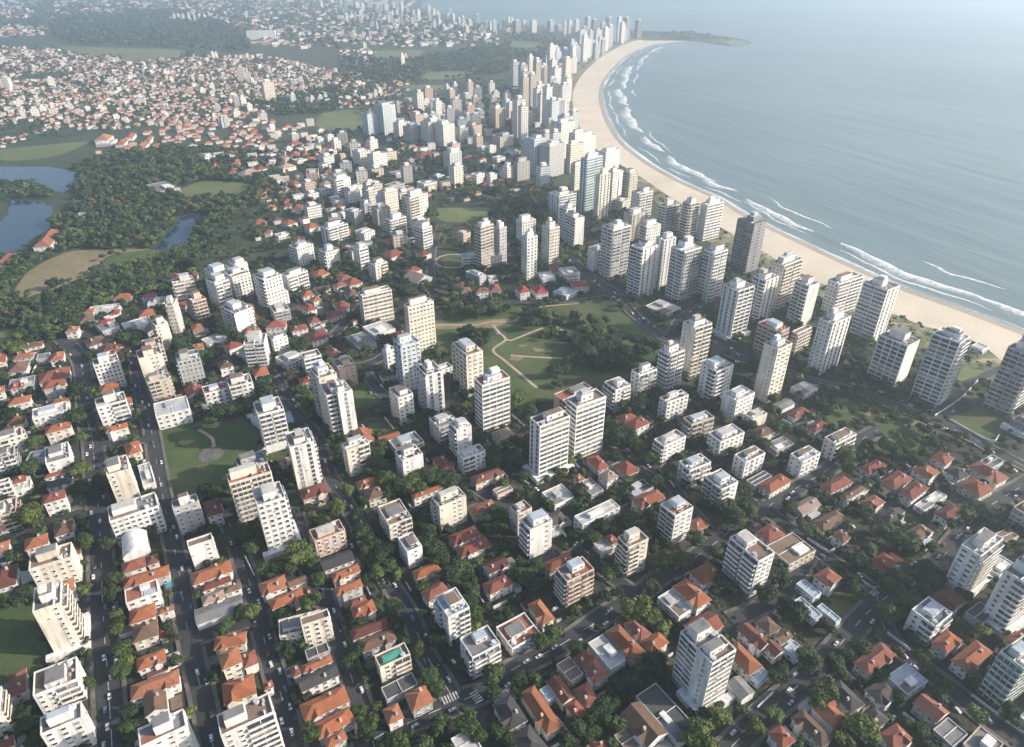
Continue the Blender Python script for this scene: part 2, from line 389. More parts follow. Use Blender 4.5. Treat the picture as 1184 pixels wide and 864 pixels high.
# surf: the swash along the sand and the broken lines of breakers farther out
strip('surf_foam', SHORE, -7.0, 1.2, 0.26, M_FOAM, kind='stuff')
NSH = normals2(SHORE)
SP_ = [proj((p.x, p.y, 0)) for p in SHORE]
def breaker(k0, n, off, wid, z, rg_=random.Random(3)):
    """one broken wave: solid at its seaward crest, lacy towards the sand, tapering to both ends"""
    mb = MB(); s = 0.0; k1 = min(k0 + n, len(SHORE) - 2); ph = rg_.uniform(0, 6)
    def rowp(k):
        t = (k - k0) / max(1, k1 - k0); tp = max(0.0, math.sin(math.pi * t)) ** 0.6; wob = 2.2 * math.sin(k * 0.45 + ph) + 1.2 * math.sin(k * 1.1 + ph * 2)
        o = off + wob; return SHORE[k] - NSH[k] * o, SHORE[k] - NSH[k] * (o - wid * tp - 0.15)
    for k in range(k0, k1):
        a, d = rowp(k); b, c = rowp(k + 1); L = (b - a).length
        mb.face([(p.x, p.y, z) for p in (a, b, c, d)], 0, [(s, 0), (s + L, 0), (s + L, 1), (s, 1)]); s += L
    if mb.f: structure(mb.build('surf_foam', M_CREST), 'stuff')
rb = random.Random(21); k = 3; zz = 0.20
vis = [i for i, p in enumerate(SP_) if -20 < p[0] < 1230 and p[1] < 420]
k = vis[0]
while k < vis[-1] - 6:
    far_ = SHORE[k].y > 1050; n = rb.randint(9, 22) if not far_ else rb.randint(14, 34)
    zz += 0.003; breaker(k, n, rb.uniform(32, 46) + (8 if far_ else 0), rb.uniform(13, 24) if not far_ else rb.uniform(16, 28), zz)
    k += int(n * rb.uniform(0.7, 1.35))
for base, lo, hi, wl, wh, gap in ((20, 15, 22, 3, 7, 1.6), (66, 56, 70, 4, 9, 3.4)):
    k = vis[0] + rb.randint(0, 10)
    while k < vis[-1] - 6:
        n = rb.randint(8, 26); zz += 0.003; breaker(k, n, rb.uniform(lo, hi), rb.uniform(wl, wh), zz); k += int(n * rb.uniform(0.9, gap))

LAKES = ['-30,193 56,193 79,197 100,203 99,209 91,213 73,223 59,220 47,214 22,213 -30,210',
         '22,230 34,233 59,236 62,252 56,266 34,277 27,288 0,296 -40,302 -40,262 0,257 9,249 10,239 7,232',
         '176,293 190,274 203,261 209,251 231,246 254,251 234,257 230,269 221,277 218,288 198,298']
for L in LAKES: sheet('lake', w2(L), 0.1, M_LAKE)
LAWNS = [('park_lawn', '500,371 545,352 600,352 622,358 680,350 742,372 775,395 770,412 735,432 700,452 640,462 602,474 565,455 548,430 505,402', M_LAWN),
         ('sports_lawn', '186,492 285,487 296,540 240,577 205,585 190,560', M_LAWN),
         ('garden_lawn', '-20,692 38,692 56,768 40,790 -20,795', M_LAWN),
         ('garden_lawn', '1098,487 1143,510 1172,483 1136,470', M_LAWN),
         ('garden_lawn', '948,450 1072,492 1060,520 1010,520 960,490', M_LAWN),
         ('garden_lawn', '958,695 990,682 1010,706 975,720 955,712', M_LAWN),
         ('garden_lawn', '407,446 430,443 440,463 412,473', M_LAWN),
         ('garden_lawn', '420,495 444,486 456,498 432,508', M_LAWN),
         ('garden_lawn', '310,520 333,514 335,535 318,540', M_LAWN),
         ('garden_lawn', '290,650 330,640 345,655 300,668', M_LAWN),
         ('meadow', '197,225 238,209 292,215 278,228 219,231 199,227', M_FIELD),
         ('meadow', '0,173 50,168 102,164 78,176 62,181 20,186 0,184', M_FIELD),
         ('meadow', '503,241 567,241 566,252 520,257 502,249', M_FIELD),
         ('meadow', '372,131 415,128 417,151 368,147', M_FIELD),
         ('meadow', '62,50 85,54 200,57 208,66 150,74 140,66 88,63', M_FIELD),
         ('meadow', '435,59 485,58 480,66 436,70', M_FIELD),
         ('meadow', '495,83 543,83 535,90 490,93', M_FIELD),
         ('meadow', '470,98 515,99 510,105 468,104', M_FIELD),
         ('meadow', '592,48 625,50 622,57 592,57', M_FIELD),
         ('meadow', '119,306 132,296 180,289 190,297 165,308 130,313', M_LAWN),
         ('meadow', '0,385 30,378 20,400 0,410', M_FIELD),
         ('dry_field', '14,340 32,345 76,330 96,320 111,308 119,302 130,295 174,288 88,290 68,296 51,303 30,317', M_DRY),
         ('beach_lawn', '1060,388 1074,388 1068,403 1056,416 1050,405', M_FIELD),
         ('beach_lawn', '1120,407 1140,413 1118,418', M_FIELD),
         ('beach_lawn', '1112,424 1150,418 1146,430 1110,442 1100,455', M_FIELD),
         ('round_lawn', '510,302 512,297 520,294 532,294 538,298 537,306 530,311 518,310', M_LAWN)]
LAWNP = []
for i, (n, s, m) in enumerate(LAWNS):
    q = w2(s); q2 = smooth(q + [q[0]], 6)[:-1]
    LAWNP.append((n, q2)); sheet(n, q2, 0.05 + 0.004 * i, m)
# woods floor
WOODS = ['60,214 100,190 130,180 200,172 290,176 330,190 322,225 290,240 255,262 240,285 215,300 180,292 70,292 62,262 100,225',
         '0,300 60,300 110,312 70,335 20,350 0,360', '95,310 190,296 240,300 230,325 180,340 130,352 70,395 20,400 40,360',
         '60,22 200,12 290,36 288,62 200,57 90,52 62,46', '394,68 470,70 560,55 592,50 592,84 540,92 460,95 394,98', '592,40 668,52 640,72 596,80',
         '300,120 396,100 396,128 330,136', '394,165 440,180 520,176 560,200 480,215 410,190', '0,365 70,345 110,350 60,385 20,420 0,440']
WOODP = []
for i, s in enumerate(WOODS):
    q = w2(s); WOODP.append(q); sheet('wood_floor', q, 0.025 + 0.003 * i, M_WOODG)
PATHS = ['502,377 522,376 549,376 570,372 594,372 601,366 621,356 659,352 675,350', '570,376 578,386 585,393 570,405 582,416 594,426 601,432 621,449',
         '585,393 591,394 616,384 638,377 650,383 670,394', '635,372 638,377', '591,411 613,413 657,415', '699,395 706,393 713,392 731,393',
         '246,508 247,514 247,520', '230,497 240,503 246,508', '1130,418 1150,416 1184,425']
for i, s in enumerate(PATHS):
    strip('park_path', smooth([un(*p).xy for p in P(s)], 4), -1.1, 1.1, 0.2 + 0.004 * i, M_DIRT)
sheet('bare_earth', smooth(w2('502,373.5 530,374 560,370 590,369.5 578,377 560,380 530,380.5 502,380.5 502,373.5'), 5)[:-1], 0.17, M_DRY)
for i_, (a_, b_, r_) in enumerate(((604, 400, 3), (622, 405, 4), (596, 414, 5), (640, 392, 3), (690, 388, 4), (235, 540, 3), (215, 512, 4), (262, 553, 3), (970, 462, 5), (1010, 478, 6), (1060, 489, 5), (1000, 445, 4))):
    q_ = un(a_, b_).xy; sheet('bare_earth', [(q_.x + r_ * (1 + .35 * math.sin(3 * t_ + i_)) * math.cos(t_), q_.y + r_ * .8 * (1 + .3 * math.cos(2 * t_ + i_)) * math.sin(t_)) for t_ in [k_ * math.pi / 10 for k_ in range(20)]], 0.172, M_DRY)
c = un(244, 526).xy
sheet('paved_circle', [(c.x + 7.2 * math.cos(a * math.pi / 16), c.y + 7.2 * math.sin(a * math.pi / 16)) for a in range(32)], 0.26, M_PAVE)
rc = un(524, 302).xy
ring = [Vector((rc.x + 17 * math.cos(a * math.pi / 18), rc.y + 17 * math.sin(a * math.pi / 18))) for a in range(36)]
strip('park_path', ring[4:] + ring[:2], -1.2, 1.2, 0.25, M_DIRT)

# ------------------------------------------------------------------ roads
ROADS = [('72,392 84,405 95,424 101,483 108,516 110,567 115,593 117,644 120,720 124,771 130,864 133,930', 9.5),
         ('132,385 145,392 155,406 162,449 172,483 177,508 187,567 200,627 207,660 214,711 222,754 234,804 246,860 256,920', 7.5),
         ('265,605 273,627 285,664 297,699 305,737 315,771 330,821 340,864 352,920', 7.0),
         ('340,590 346,610 356,655 373,686 388,733 399,762 419,821 430,855 445,900', 7.0),
         ('322,440 332,462 350,486 366,506 379,545 391,567 402,586 418,615 448,671 470,705 482,732 495,762 512,788 522,806', 6.5),
         ('410,880 433,855 470,838 522,815 563,799 591,776 625,759 659,740 699,712 736,690 765,667 791,654 829,627 855,606 883,590 900,578 926,562 948,550 970,533 992,512 1015,498', 8.0),
         ('830,880 855,855 883,828 923,793 957,762 982,733 1001,711 1026,690 1051,671 1085,649 1106,625 1128,598 1153,580 1200,552', 8.5),
         ('822,560 850,575 883,590 906,606 933,627 957,647 979,660 1001,677 1020,692', 7.0),
         ('844,718 872,706 906,686 926,658 940,634', 7.0),
         ('1014,690 1023,730 1048,759 1102,799 1136,828 1170,853 1200,880', 7.5),
         ('655,296 686,322 713,340 731,362 753,380 775,394 820,398 850,412 905,430 945,443 984,452 1040,472 1077,487 1119,505 1153,524 1200,548', 8.0),
         ('332,432 352,410 383,389 394,379 420,352 440,335', 6.5),
         ('332,432 322,440', 6.5), ('394,431 415,424 436,417 452,405', 6.0),
         ('423,432 443,457 462,466 480,460', 6.0),
         ('775,394 790,366 830,350 850,340', 7.0), ('820,398 844,402 870,412', 5.0),
         ('222,585 200,596 177,600 117,605', 5.5), ('177,508 160,510 140,513 108,516', 5.5),
         ('214,655 200,660', 5.0), ('222,741 260,728 297,716', 6.0), ('297,699 340,690 373,680', 6.0),
         ('120,690 95,705', 4.0), ('600,640 640,650 668,640 690,620 712,600 736,585', 6.0), ('668,640 700,662 736,690', 6.0),
         ('540,560 590,590 605,610 640,650', 5.5), ('700,520 730,530 760,545 790,580 829,627', 6.0),
         ('505,500 530,530 560,560 600,590', 5.0), ('1077,487 1100,465 1130,440 1160,425', 5.0),
         ('60,500 62,560 60,600 100,596 115,593', 5.0), ('510,260 500,290 498,320 500,345', 5.5), ('498,345 560,349 620,349 672,348 713,342', 6.0)]
RL = []
for s, w in ROADS:
    RL.append((smooth([un(*p).xy for p in P(s)], 4.0), w))
RARR = [(np.array([(p.x, p.y) for p in pl]), w) for pl, w in RL]
def road_dist(p, skip=-1):
    best = 1e9
    for i, (a, w) in enumerate(RARR):
        if i == skip: continue
        d = math.sqrt(((a[:, 0] - p[0]) ** 2 + (a[:, 1] - p[1]) ** 2).min()) - w / 2
        best = min(best, d)
    return best
for i, (pl, w) in enumerate(RL):
    strip('road', pl, -w / 2, w / 2, 0.30 + 0.005 * i, M_ASPH)
    if w >= 5.4:
        for sgn in (1, -1):
            mb = MB()
            strip('', pl, sgn * w / 2, sgn * (w / 2 + 1.6), 0.60, M_PAVE, z1=0.02, skip=lambda q, i=i: road_dist(q, i) < 1.2, mb=mb)
            if mb.f: structure(mb.build('pavement', M_PAVE))
def dashes(i, off, ln, gap, wd, a=0.0, b=1.0):
    pl, w = RL[i]; nn = normals2(pl); mb = MB(); s = 0
    for k in range(int(a * (len(pl) - 1)), int(b * (len(pl) - 1))):
        L = (pl[k + 1] - pl[k]).length; s += L
        if gap == 0 or (s % (ln + gap)) < ln:
            z = 0.30 + 0.005 * i + 0.17
            q = [pl[k] + nn[k] * (off - wd / 2), pl[k + 1] + nn[k + 1] * (off - wd / 2), pl[k + 1] + nn[k + 1] * (off + wd / 2), pl[k] + nn[k] * (off + wd / 2)]
            mb.face([(p.x, p.y, z) for p in q])
    if mb.f: structure(mb.build('road_marking', M_PAINT))
dashes(0, 0.0, 5, 7, 0.26, 0.15); dashes(5, 0.0, 4, 8, 0.28); dashes(6, 0.0, 4, 8, 0.28); dashes(10, 0, 4, 8, 0.3)
for i in (1, 2, 3, 4, 9): dashes(i, 0, 4, 12, 0.2)
def crosswalk(a, b, ln):
    A, B = un(*a).xy, un(*b).xy; d = (B - A); n = max(3, int(d.length / 1.15)); d.normalize(); nn = Vector((-d.y, d.x)); mb = MB()
    for k in range(n):
        c = A + d * (k * 1.15)
        q = [c - nn * ln / 2, c + d * 0.6 - nn * ln / 2, c + d * 0.6 + nn * ln / 2, c + nn * ln / 2]
        mb.face([(p.x, p.y, 0.66) for p in q])
    structure(mb.build('road_marking', M_PAINT))
crosswalk((512, 812), (532, 803), 3.4); crosswalk((547, 801), (556, 815), 3.4); crosswalk((703, 687), (714, 681), 3.0); crosswalk((1007, 688), (1016, 683), 3)
# paved forecourts
for i, s in enumerate(['98,612 118,612 121,700 118,864 106,864 100,760', '868,565 900,560 910,575 885,592 870,582', '700,680 712,676 735,700 700,715',
                       '60,556 100,552 112,560 108,590 70,590', '330,470 360,505 372,560 360,560 330,500', '470,545 492,535 505,545 475,560', '240,760 255,755 262,790 250,790']):
    sheet('forecourt', w2(s), 0.205 + 0.004 * i, M_PAVE if i != 1 else M_ASPH)
# ------------------------------------------------------------------ building builders
MC = {}
def cached(key, fn):
    if key not in MC: MC[key] = fn()
    return MC[key]
def r2(x): return round(x * 2) / 2
def win_mesh(w, h, tall=False):
    def f():
        mb = MB()
        mb.face([(-w / 2, -0.05, 0), (w / 2, -0.05, 0), (w / 2, -0.05, h), (-w / 2, -0.05, h)], 0)
        e = 0.12
        for x0, x1, z0, z1, d in ((-w / 2 - e, w / 2 + e, -0.16, 0, 0.22), (-w / 2 - e, w / 2 + e, h, h + 0.14, 0.3), (-w / 2 - e, -w / 2, 0, h, 0.2), (w / 2, w / 2 + e, 0, h, 0.2)):
            mb.box(x0, x1, -d, 0.0, z0, z1, 1, bottom=True)
        return mb.mesh('window', [M_GLASS, WALL['w']])
    return cached(('win', w, h), f)
def row_mesh(W, cols, w, h):
    def f():
        mb = MB()
        for i in range(cols):
            x = (i + 0.5) * W / cols - W / 2
            mb.face([(x - w / 2, -0.06, 0), (x + w / 2, -0.06, 0), (x + w / 2, -0.06, h), (x - w / 2, -0.06, h)])
        return mb.mesh('window_row', [M_GLASS])
    return cached(('row', W, cols, w, h), f)
def band_mesh(W, h, mat, n=0):
    def f():
        mb = MB(); mb.face([(-W / 2, -0.06, 0), (W / 2, -0.06, 0), (W / 2, -0.06, h), (-W / 2, -0.06, h)])
        k = n
        for i in range(1, k):
            x = i * W / k - W / 2; mb.box(x - 0.12, x + 0.12, -0.14, 0, 0, h, 1)
        return mb.mesh('window_band', [mat, WALL['w']])
    return cached(('band', W, h, mat.name, n), f)
def balc_mesh(W, key, dep):
    def f():
        mb = MB()
        mb.box(-W / 2, W / 2, -dep, 0.0, -0.14, 0.12, 0, bottom=True)
        mb.box(-W / 2, W / 2, -dep, -dep + 0.14, 0.12, 1.08, 0)
        mb.box(-W / 2, -W / 2 + 0.14, -dep + 0.14, 0.0, 0.12, 1.08, 0); mb.box(W / 2 - 0.14, W / 2, -dep + 0.14, 0.0, 0.12, 1.08, 0)
        return mb.mesh('balcony', [WALL[key]])
    return cached(('balc', W, key, dep), f)
def strip_mesh(w, n, st, mat):
    def f():
        mb = MB()
        for i in range(n):
            mb.face([(-w / 2, -0.06, i * st + 0.75), (w / 2, -0.06, i * st + 0.75), (w / 2, -0.06, i * st + st - 0.25), (-w / 2, -0.06, i * st + st - 0.25)])
            mb.face([(-w / 2, -0.09, i * st), (w / 2, -0.09, i * st), (w / 2, -0.09, i * st + 0.7), (-w / 2, -0.09, i * st + 0.7)], 1)
        return mb.mesh('window_strip', [mat, WALL['g']])
    return cached(('strip', w, n, st, mat.name), f)
def fin_mesh(h, key, dep):
    def f():
        mb = MB(); mb.box(-0.25, 0.25, -dep, 0, 0, h, 0); return mb.mesh('fin', [WALL[key]])
    return cached(('fin', h, key, dep), f)
def slab_mesh(W, key, dep, t=0.8):
    def f():
        mb = MB(); mb.box(-W / 2, W / 2, -dep, 0, -t / 2, t / 2, 0, bottom=True); return mb.mesh('floor_slab', [WALL[key]])
    return cached(('slab', W, key, dep, t), f)

def facade(t, rot, off, W, h, n, style, key, det, rg, z0=0.0):
    """one face of a block; parts face -y in their own frame"""
    a = R(rot); nx, ny = math.sin(a), -math.cos(a); ux, uy = math.cos(a), math.sin(a)
    def put(name, me, u, z): return link(name, me, t, (nx * off + ux * u, ny * off + uy * u, z0 + z), a)
    if style == 'p' and W > 9 and n >= 4 and rg.random() < 0.35: style = 'h'
    ww, wh = rg.choice((1.1, 1.3, 1.3, 1.6)), rg.choice((1.2, 1.4, 1.6))
    st = h / n; W2 = r2(W - 0.8); gl = M_GLASST if key in 'sb' else M_GLASS
    if style == 'p' or style == 'q':
        cols = max(1, int(W / ((3.3 if det >= 2 else 2.8) if style == 'p' else 2.4)))
        if det >= 2 or cols <= 4:
            cols = min(cols, max(1, 48 // n))
            me = win_mesh(ww if W / cols < 4.2 else ww + 0.6, wh)
            for f in range(n):
                for c in range(cols): put('window', me, (c + 0.5) * W / cols - W / 2, f * st + 0.9)
        else:
            me = row_mesh(W2, cols, ww + 0.1, wh)
            for f in range(n): put('window_row', me, 0, f * st + 0.85)
    elif style == 'x':
        me = win_mesh(1.1, 1.2); u = rg.choice((-0.28, 0.05, 0.25)) * W
        for f in range(n): put('window', me, u, f * st + 1.0)
        if W > 14:
            for f in range(n): put('window', me, u + 0.2 * W, f * st + 1.0)
    elif style == 'r':
        me = band_mesh(W2, 1.5, gl, max(2, int(W / 4)))
        for f in range(n): put('window_band', me, 0, f * st + 0.95)
    elif style == 'b':
        nb = 1 if W < 12 or n > 20 else 2
        bw = r2(W / nb - (0.9 if nb > 1 else 0.6)); me = balc_mesh(bw, key if rg.random() < 0.7 else rg.choice('gw'), rg.choice((0.8, 1.1, 1.5))); g = band_mesh(bw, 2.1, gl, max(2, int(bw / rg.choice((2, 3, 4)))))
        for f in range(n):
            for k in range(nb):
                u = (k + 0.5) * W / nb - W / 2
                put('window_band', g, u, f * st + 0.3)
                if f: put('balcony', me, u, f * st)
    elif style == 'h':      # balconies on one half, windows on the other
        bw = r2(W * 0.5); me = balc_mesh(bw, key, 1.1); g = band_mesh(bw, 2.1, gl, 2)
        cols = max(1, int(W * 0.45 / 3)); rw = row_mesh(r2(W * 0.44), cols, 1.3, 1.4); wm = win_mesh(1.3, 1.4); sgn = rg.choice((-1, 1))
        for f in range(n):
            put('window_band', g, sgn * W * 0.23, f * st + 0.3)
            if f: put('balcony', me, sgn * W * 0.23, f * st)
            if det >= 2:
                for c in range(cols): put('window', wm, -sgn * W * 0.26 + ((c + 0.5) / cols - 0.5) * W * 0.44, f * st + 0.9)
            else: put('window_row', rw, -sgn * W * 0.26, f * st + 0.9)
    elif style == 'v':
        cols = max(1, int(W / 4.6)); me = strip_mesh(1.9, n, r2(st * 2) / 2 if False else st, gl)
        for c in range(cols): put('window_strip', me, (c + 0.5) * W / cols - W / 2, 0)
    elif style == 'g':      # deep grid of loggias
        g = band_mesh(W2, 2.3, gl); sl = slab_mesh(r2(W), key, 0.7); fn = fin_mesh(h, key, 0.75)
        for f in range(n):
            put('window_band', g, 0, f * st + 0.35)
            if f: put('floor_slab', sl, 0, f * st)
        k = max(2, int(W / 4.5))
        for c in range(k + 1): put('fin', fn, (c / k - 0.5) * (W - 0.5), 0)

def block_walls(name, w, d, h, key, parent, hidden=True, par=0.9, z0=0.0, faces='0123'):
    """hollow-topped box: outer walls, parapet ring"""
    mb = MB(); x, y = w / 2, d / 2; t = 0.35
    A = [(-x, -y), (x, -y), (x, y), (-x, y)]; B = [(-x + t, -y + t), (x - t, -y + t), (x - t, y - t), (-x + t, y - t)]
    for i in range(4):
        a, b = A[i], A[(i + 1) % 4]; c, e = B[i], B[(i + 1) % 4]
        L = math.hypot(b[0] - a[0], b[1] - a[1])
        m = 1 if str(i) in faces else 0
        mb.face([(*a, z0), (*b, z0), (*b, z0 + h), (*a, z0 + h)], m, [(0, 0), (L, 0), (L, h - 0.6), (0, h - 0.6)])
        mb.face([(*a, z0 + h), (*b, z0 + h), (*e, z0 + h), (*c, z0 + h)], 0)
        mb.face([(*c, z0 + h), (*e, z0 + h), (*e, z0 + h - par - 0.1), (*c, z0 + h - par - 0.1)], 0)
    return mb.build(name, [WALL[key], FAC[key]], parent)
def deck(parent, w, d, h, dk, par=0.9):
    mb = MB(); x, y = w / 2 - 0.35, d / 2 - 0.35
    mb.face([(-x, -y, h - par), (x, -y, h - par), (x, y, h - par), (-x, y, h - par)])
    return mb.build('roof_deck', DECK[dk], parent)

def ac_mesh():
    mb = MB(); mb.box(-0.45, 0.45, -0.5, -0.02, 0, 0.6, 0, bottom=True); return mb.mesh('air_conditioner', [M_METAL])
def tower(pos, w, d, h, ang, style, px, kind, phrase=None, seed=0, dk=None, opts=''):
    rg = random.Random(seed); key, s1, s2 = style[0], style[1], style[2]
    s = scale_at((pos.x, pos.y, h)); det = 2 if s >= 1.75 else 1 if s >= 0.95 else 0
    tallk = h / 3.1
    name = 'apartment_tower' if h > 30 else 'apartment_block' if h > 9 else 'low_building'
    t = link(name, None, None, (pos.x, pos.y, 0), ang)
    n = max(1, round(h / 3.1))
    dk = dk or rg.choice('ggnnwgd')
    if det == 0:
        block_walls('walls', w, d, h, key, t, faces='0123')
    else:
        block_walls('walls', w, d, h, key, t, faces='12')
        hb = h - 0.7
        facade(t, 0, d / 2, w, hb, n, s2, key, det, rg); facade(t, 270, w / 2, d, hb, n, s1, key, det, rg)
    deck(t, w, d, h, dk)
    # roof storey: lift housing, tank, terraces
    par = 0.9
    if min(w, d) > 5 and 'z' not in opts:
        pw, pd = w * rg.uniform(0.4, 0.66), d * rg.uniform(0.38, 0.64); ph = rg.uniform(3.0, 5.4) if h > 15 else rg.uniform(1.4, 2.4)
        cx, cyy = rg.uniform(-0.25, 0.25) * (w - pw), rg.uniform(-0.1, 0.35) * (d - pd)
        pk = key if rg.random() < 0.4 else 'w'
        mb = MB(); mb.box(cx - pw / 2, cx + pw / 2, cyy - pd / 2, cyy + pd / 2, h - par, h - par + ph, 0)
        pe = mb.build('penthouse', [M_TEAL if 'T' in opts else WALL[pk]], t)
        mb = MB(); mb.box(cx - pw / 2 + 0.25, cx + pw / 2 - 0.25, cyy - pd / 2 + 0.25, cyy + pd / 2 - 0.25, h - par + ph, h - par + ph + 0.18, 0)
        mb.build('roof_slab', DECK[rg.choice('gwnm') if 'T' not in opts else 'd'] if 'T' not in opts else M_TEAL, pe)
        if h > 28 and rg.random() < 0.6:
            mb = MB(); q = rg.uniform(0.35, 0.7); ex, ey = cx + rg.uniform(-.2, .2) * pw, cyy + rg.uniform(-.2, .2) * pd
            mb.box(ex - pw * q / 2, ex + pw * q / 2, ey - pd * q / 2, ey + pd * q / 2, h - par + ph + 0.18, h - par + ph + rg.uniform(1.6, 3.2)); mb.build('tank_room', WALL[rg.choice('wgk' if False else 'wg')], pe)
        if det >= 1:
            if det == 2:
                wm = win_mesh(1.1, 1.2)
                for k in range(2): link('window', wm, pe, (cx + (k - 0.5) * pw * 0.5, cyy - pd / 2, h - par + ph * 0.35))
            q = rg.choice((-1, 1)); mb = MB(); tx, ty = q * w * 0.34, -d * rg.uniform(0.22, 0.34)
            mb.cyl(tx, ty, 1.0, 1.0, h - par, h - par + 1.5, 10); mb.build('water_tank', WALL[rg.choice('wgb')], t)
            if w * d > 120:
                mb = MB()
                for k in range(rg.randint(2, 4)):
                    ax, ay = rg.uniform(-0.42, 0.42) * w, rg.uniform(-0.42, -0.3) * d
                    mb.box(ax - 0.5, ax + 0.5, ay - 0.4, ay + 0.4, h - par, h - par + 0.9)
                mb.build('roof_units', M_METAL, t)['kind'] = 'stuff'
            if rg.random() < 0.6:     # low terrace walls cut the deck in rooms
                mb = MB(); yy = rg.uniform(-0.35, 0.0) * d
                mb.box(-w / 2 + 0.4, cx - pw / 2 - 0.05, yy, yy + 0.25, h - par, h - par + 1.2); mb.build('terrace_wall', WALL['w'], t); mb = MB(); mb.box(cx + pw / 2 + 0.05, w / 2 - 0.4, yy + 1, yy + 1.25, h - par, h - par + 1.2)
                mb.build('terrace_wall', WALL['w'], t)
            if rg.random() < 0.55:
                mb = MB(); x0 = rg.choice((-w / 2 + 0.5, 0.1)); mb.box(x0, x0 + w / 2 - 0.7, d * 0.05, d / 2 - 0.5, h - par, h - par + 0.12)
                mb.build('roof_terrace', [DECK[rg.choice('nrbwd')]], t)
    if det == 2:
        ac = cached(('ac',), ac_mesh)
        for k in range(rg.randint(5, 10)):
            f = rg.randrange(n); z = f * (h - 0.7) / n + 0.35
            if rg.random() < 0.5: link('air_conditioner', ac, t, (rg.uniform(-.42, .42) * w, -d / 2, z), 0)
            else: link('air_conditioner', ac, t, (-w / 2, rg.uniform(-.42, .42) * d, z), R(270))
    if 'P' in opts and det >= 1:
        mb = MB(); e = 3.0
        mb.box(-w / 2 - e, w / 2 + e, -d / 2 - e, -d / 2 - 0.01, 0.0, 3.2); mb.box(-w / 2 - e, -w / 2 - 0.01, -d / 2 - 0.01, d / 2 + e, 0, 3.2)
        mb.build('podium', WALL['w'], t)
    FOOT.append((pos.x, pos.y, w / 2, d / 2, ang))
    hw = ('very tall' if h > 62 else 'tall' if h > 42 else 'mid-height' if h > 24 else 'low' if h > 9 else 'small flat-roofed')
    fw = {'b': 'balcony-banded', 'r': 'ribbon-windowed', 'p': 'square-windowed', 'v': 'glass-striped', 'x': 'blank-sided', 'h': 'half-balconied', 'g': 'grid-fronted', 'q': 'many-windowed', 'n': 'plain'}
    nf = fw[s1 if s1 in 'bgrvh' else s2]
    noun = 'tower' if h > 30 else 'block' if h > 9 else 'building'
    look = '%s %s %s %s' % (hw, WALLN[key], nf, noun) if h > 9 else '%s %s %s' % (hw, WALLN[key], noun)
    reg(t, look, px, 'apartment towers and blocks of the city', 'apartment ' + noun if h > 9 else 'building', phrase)
    return t

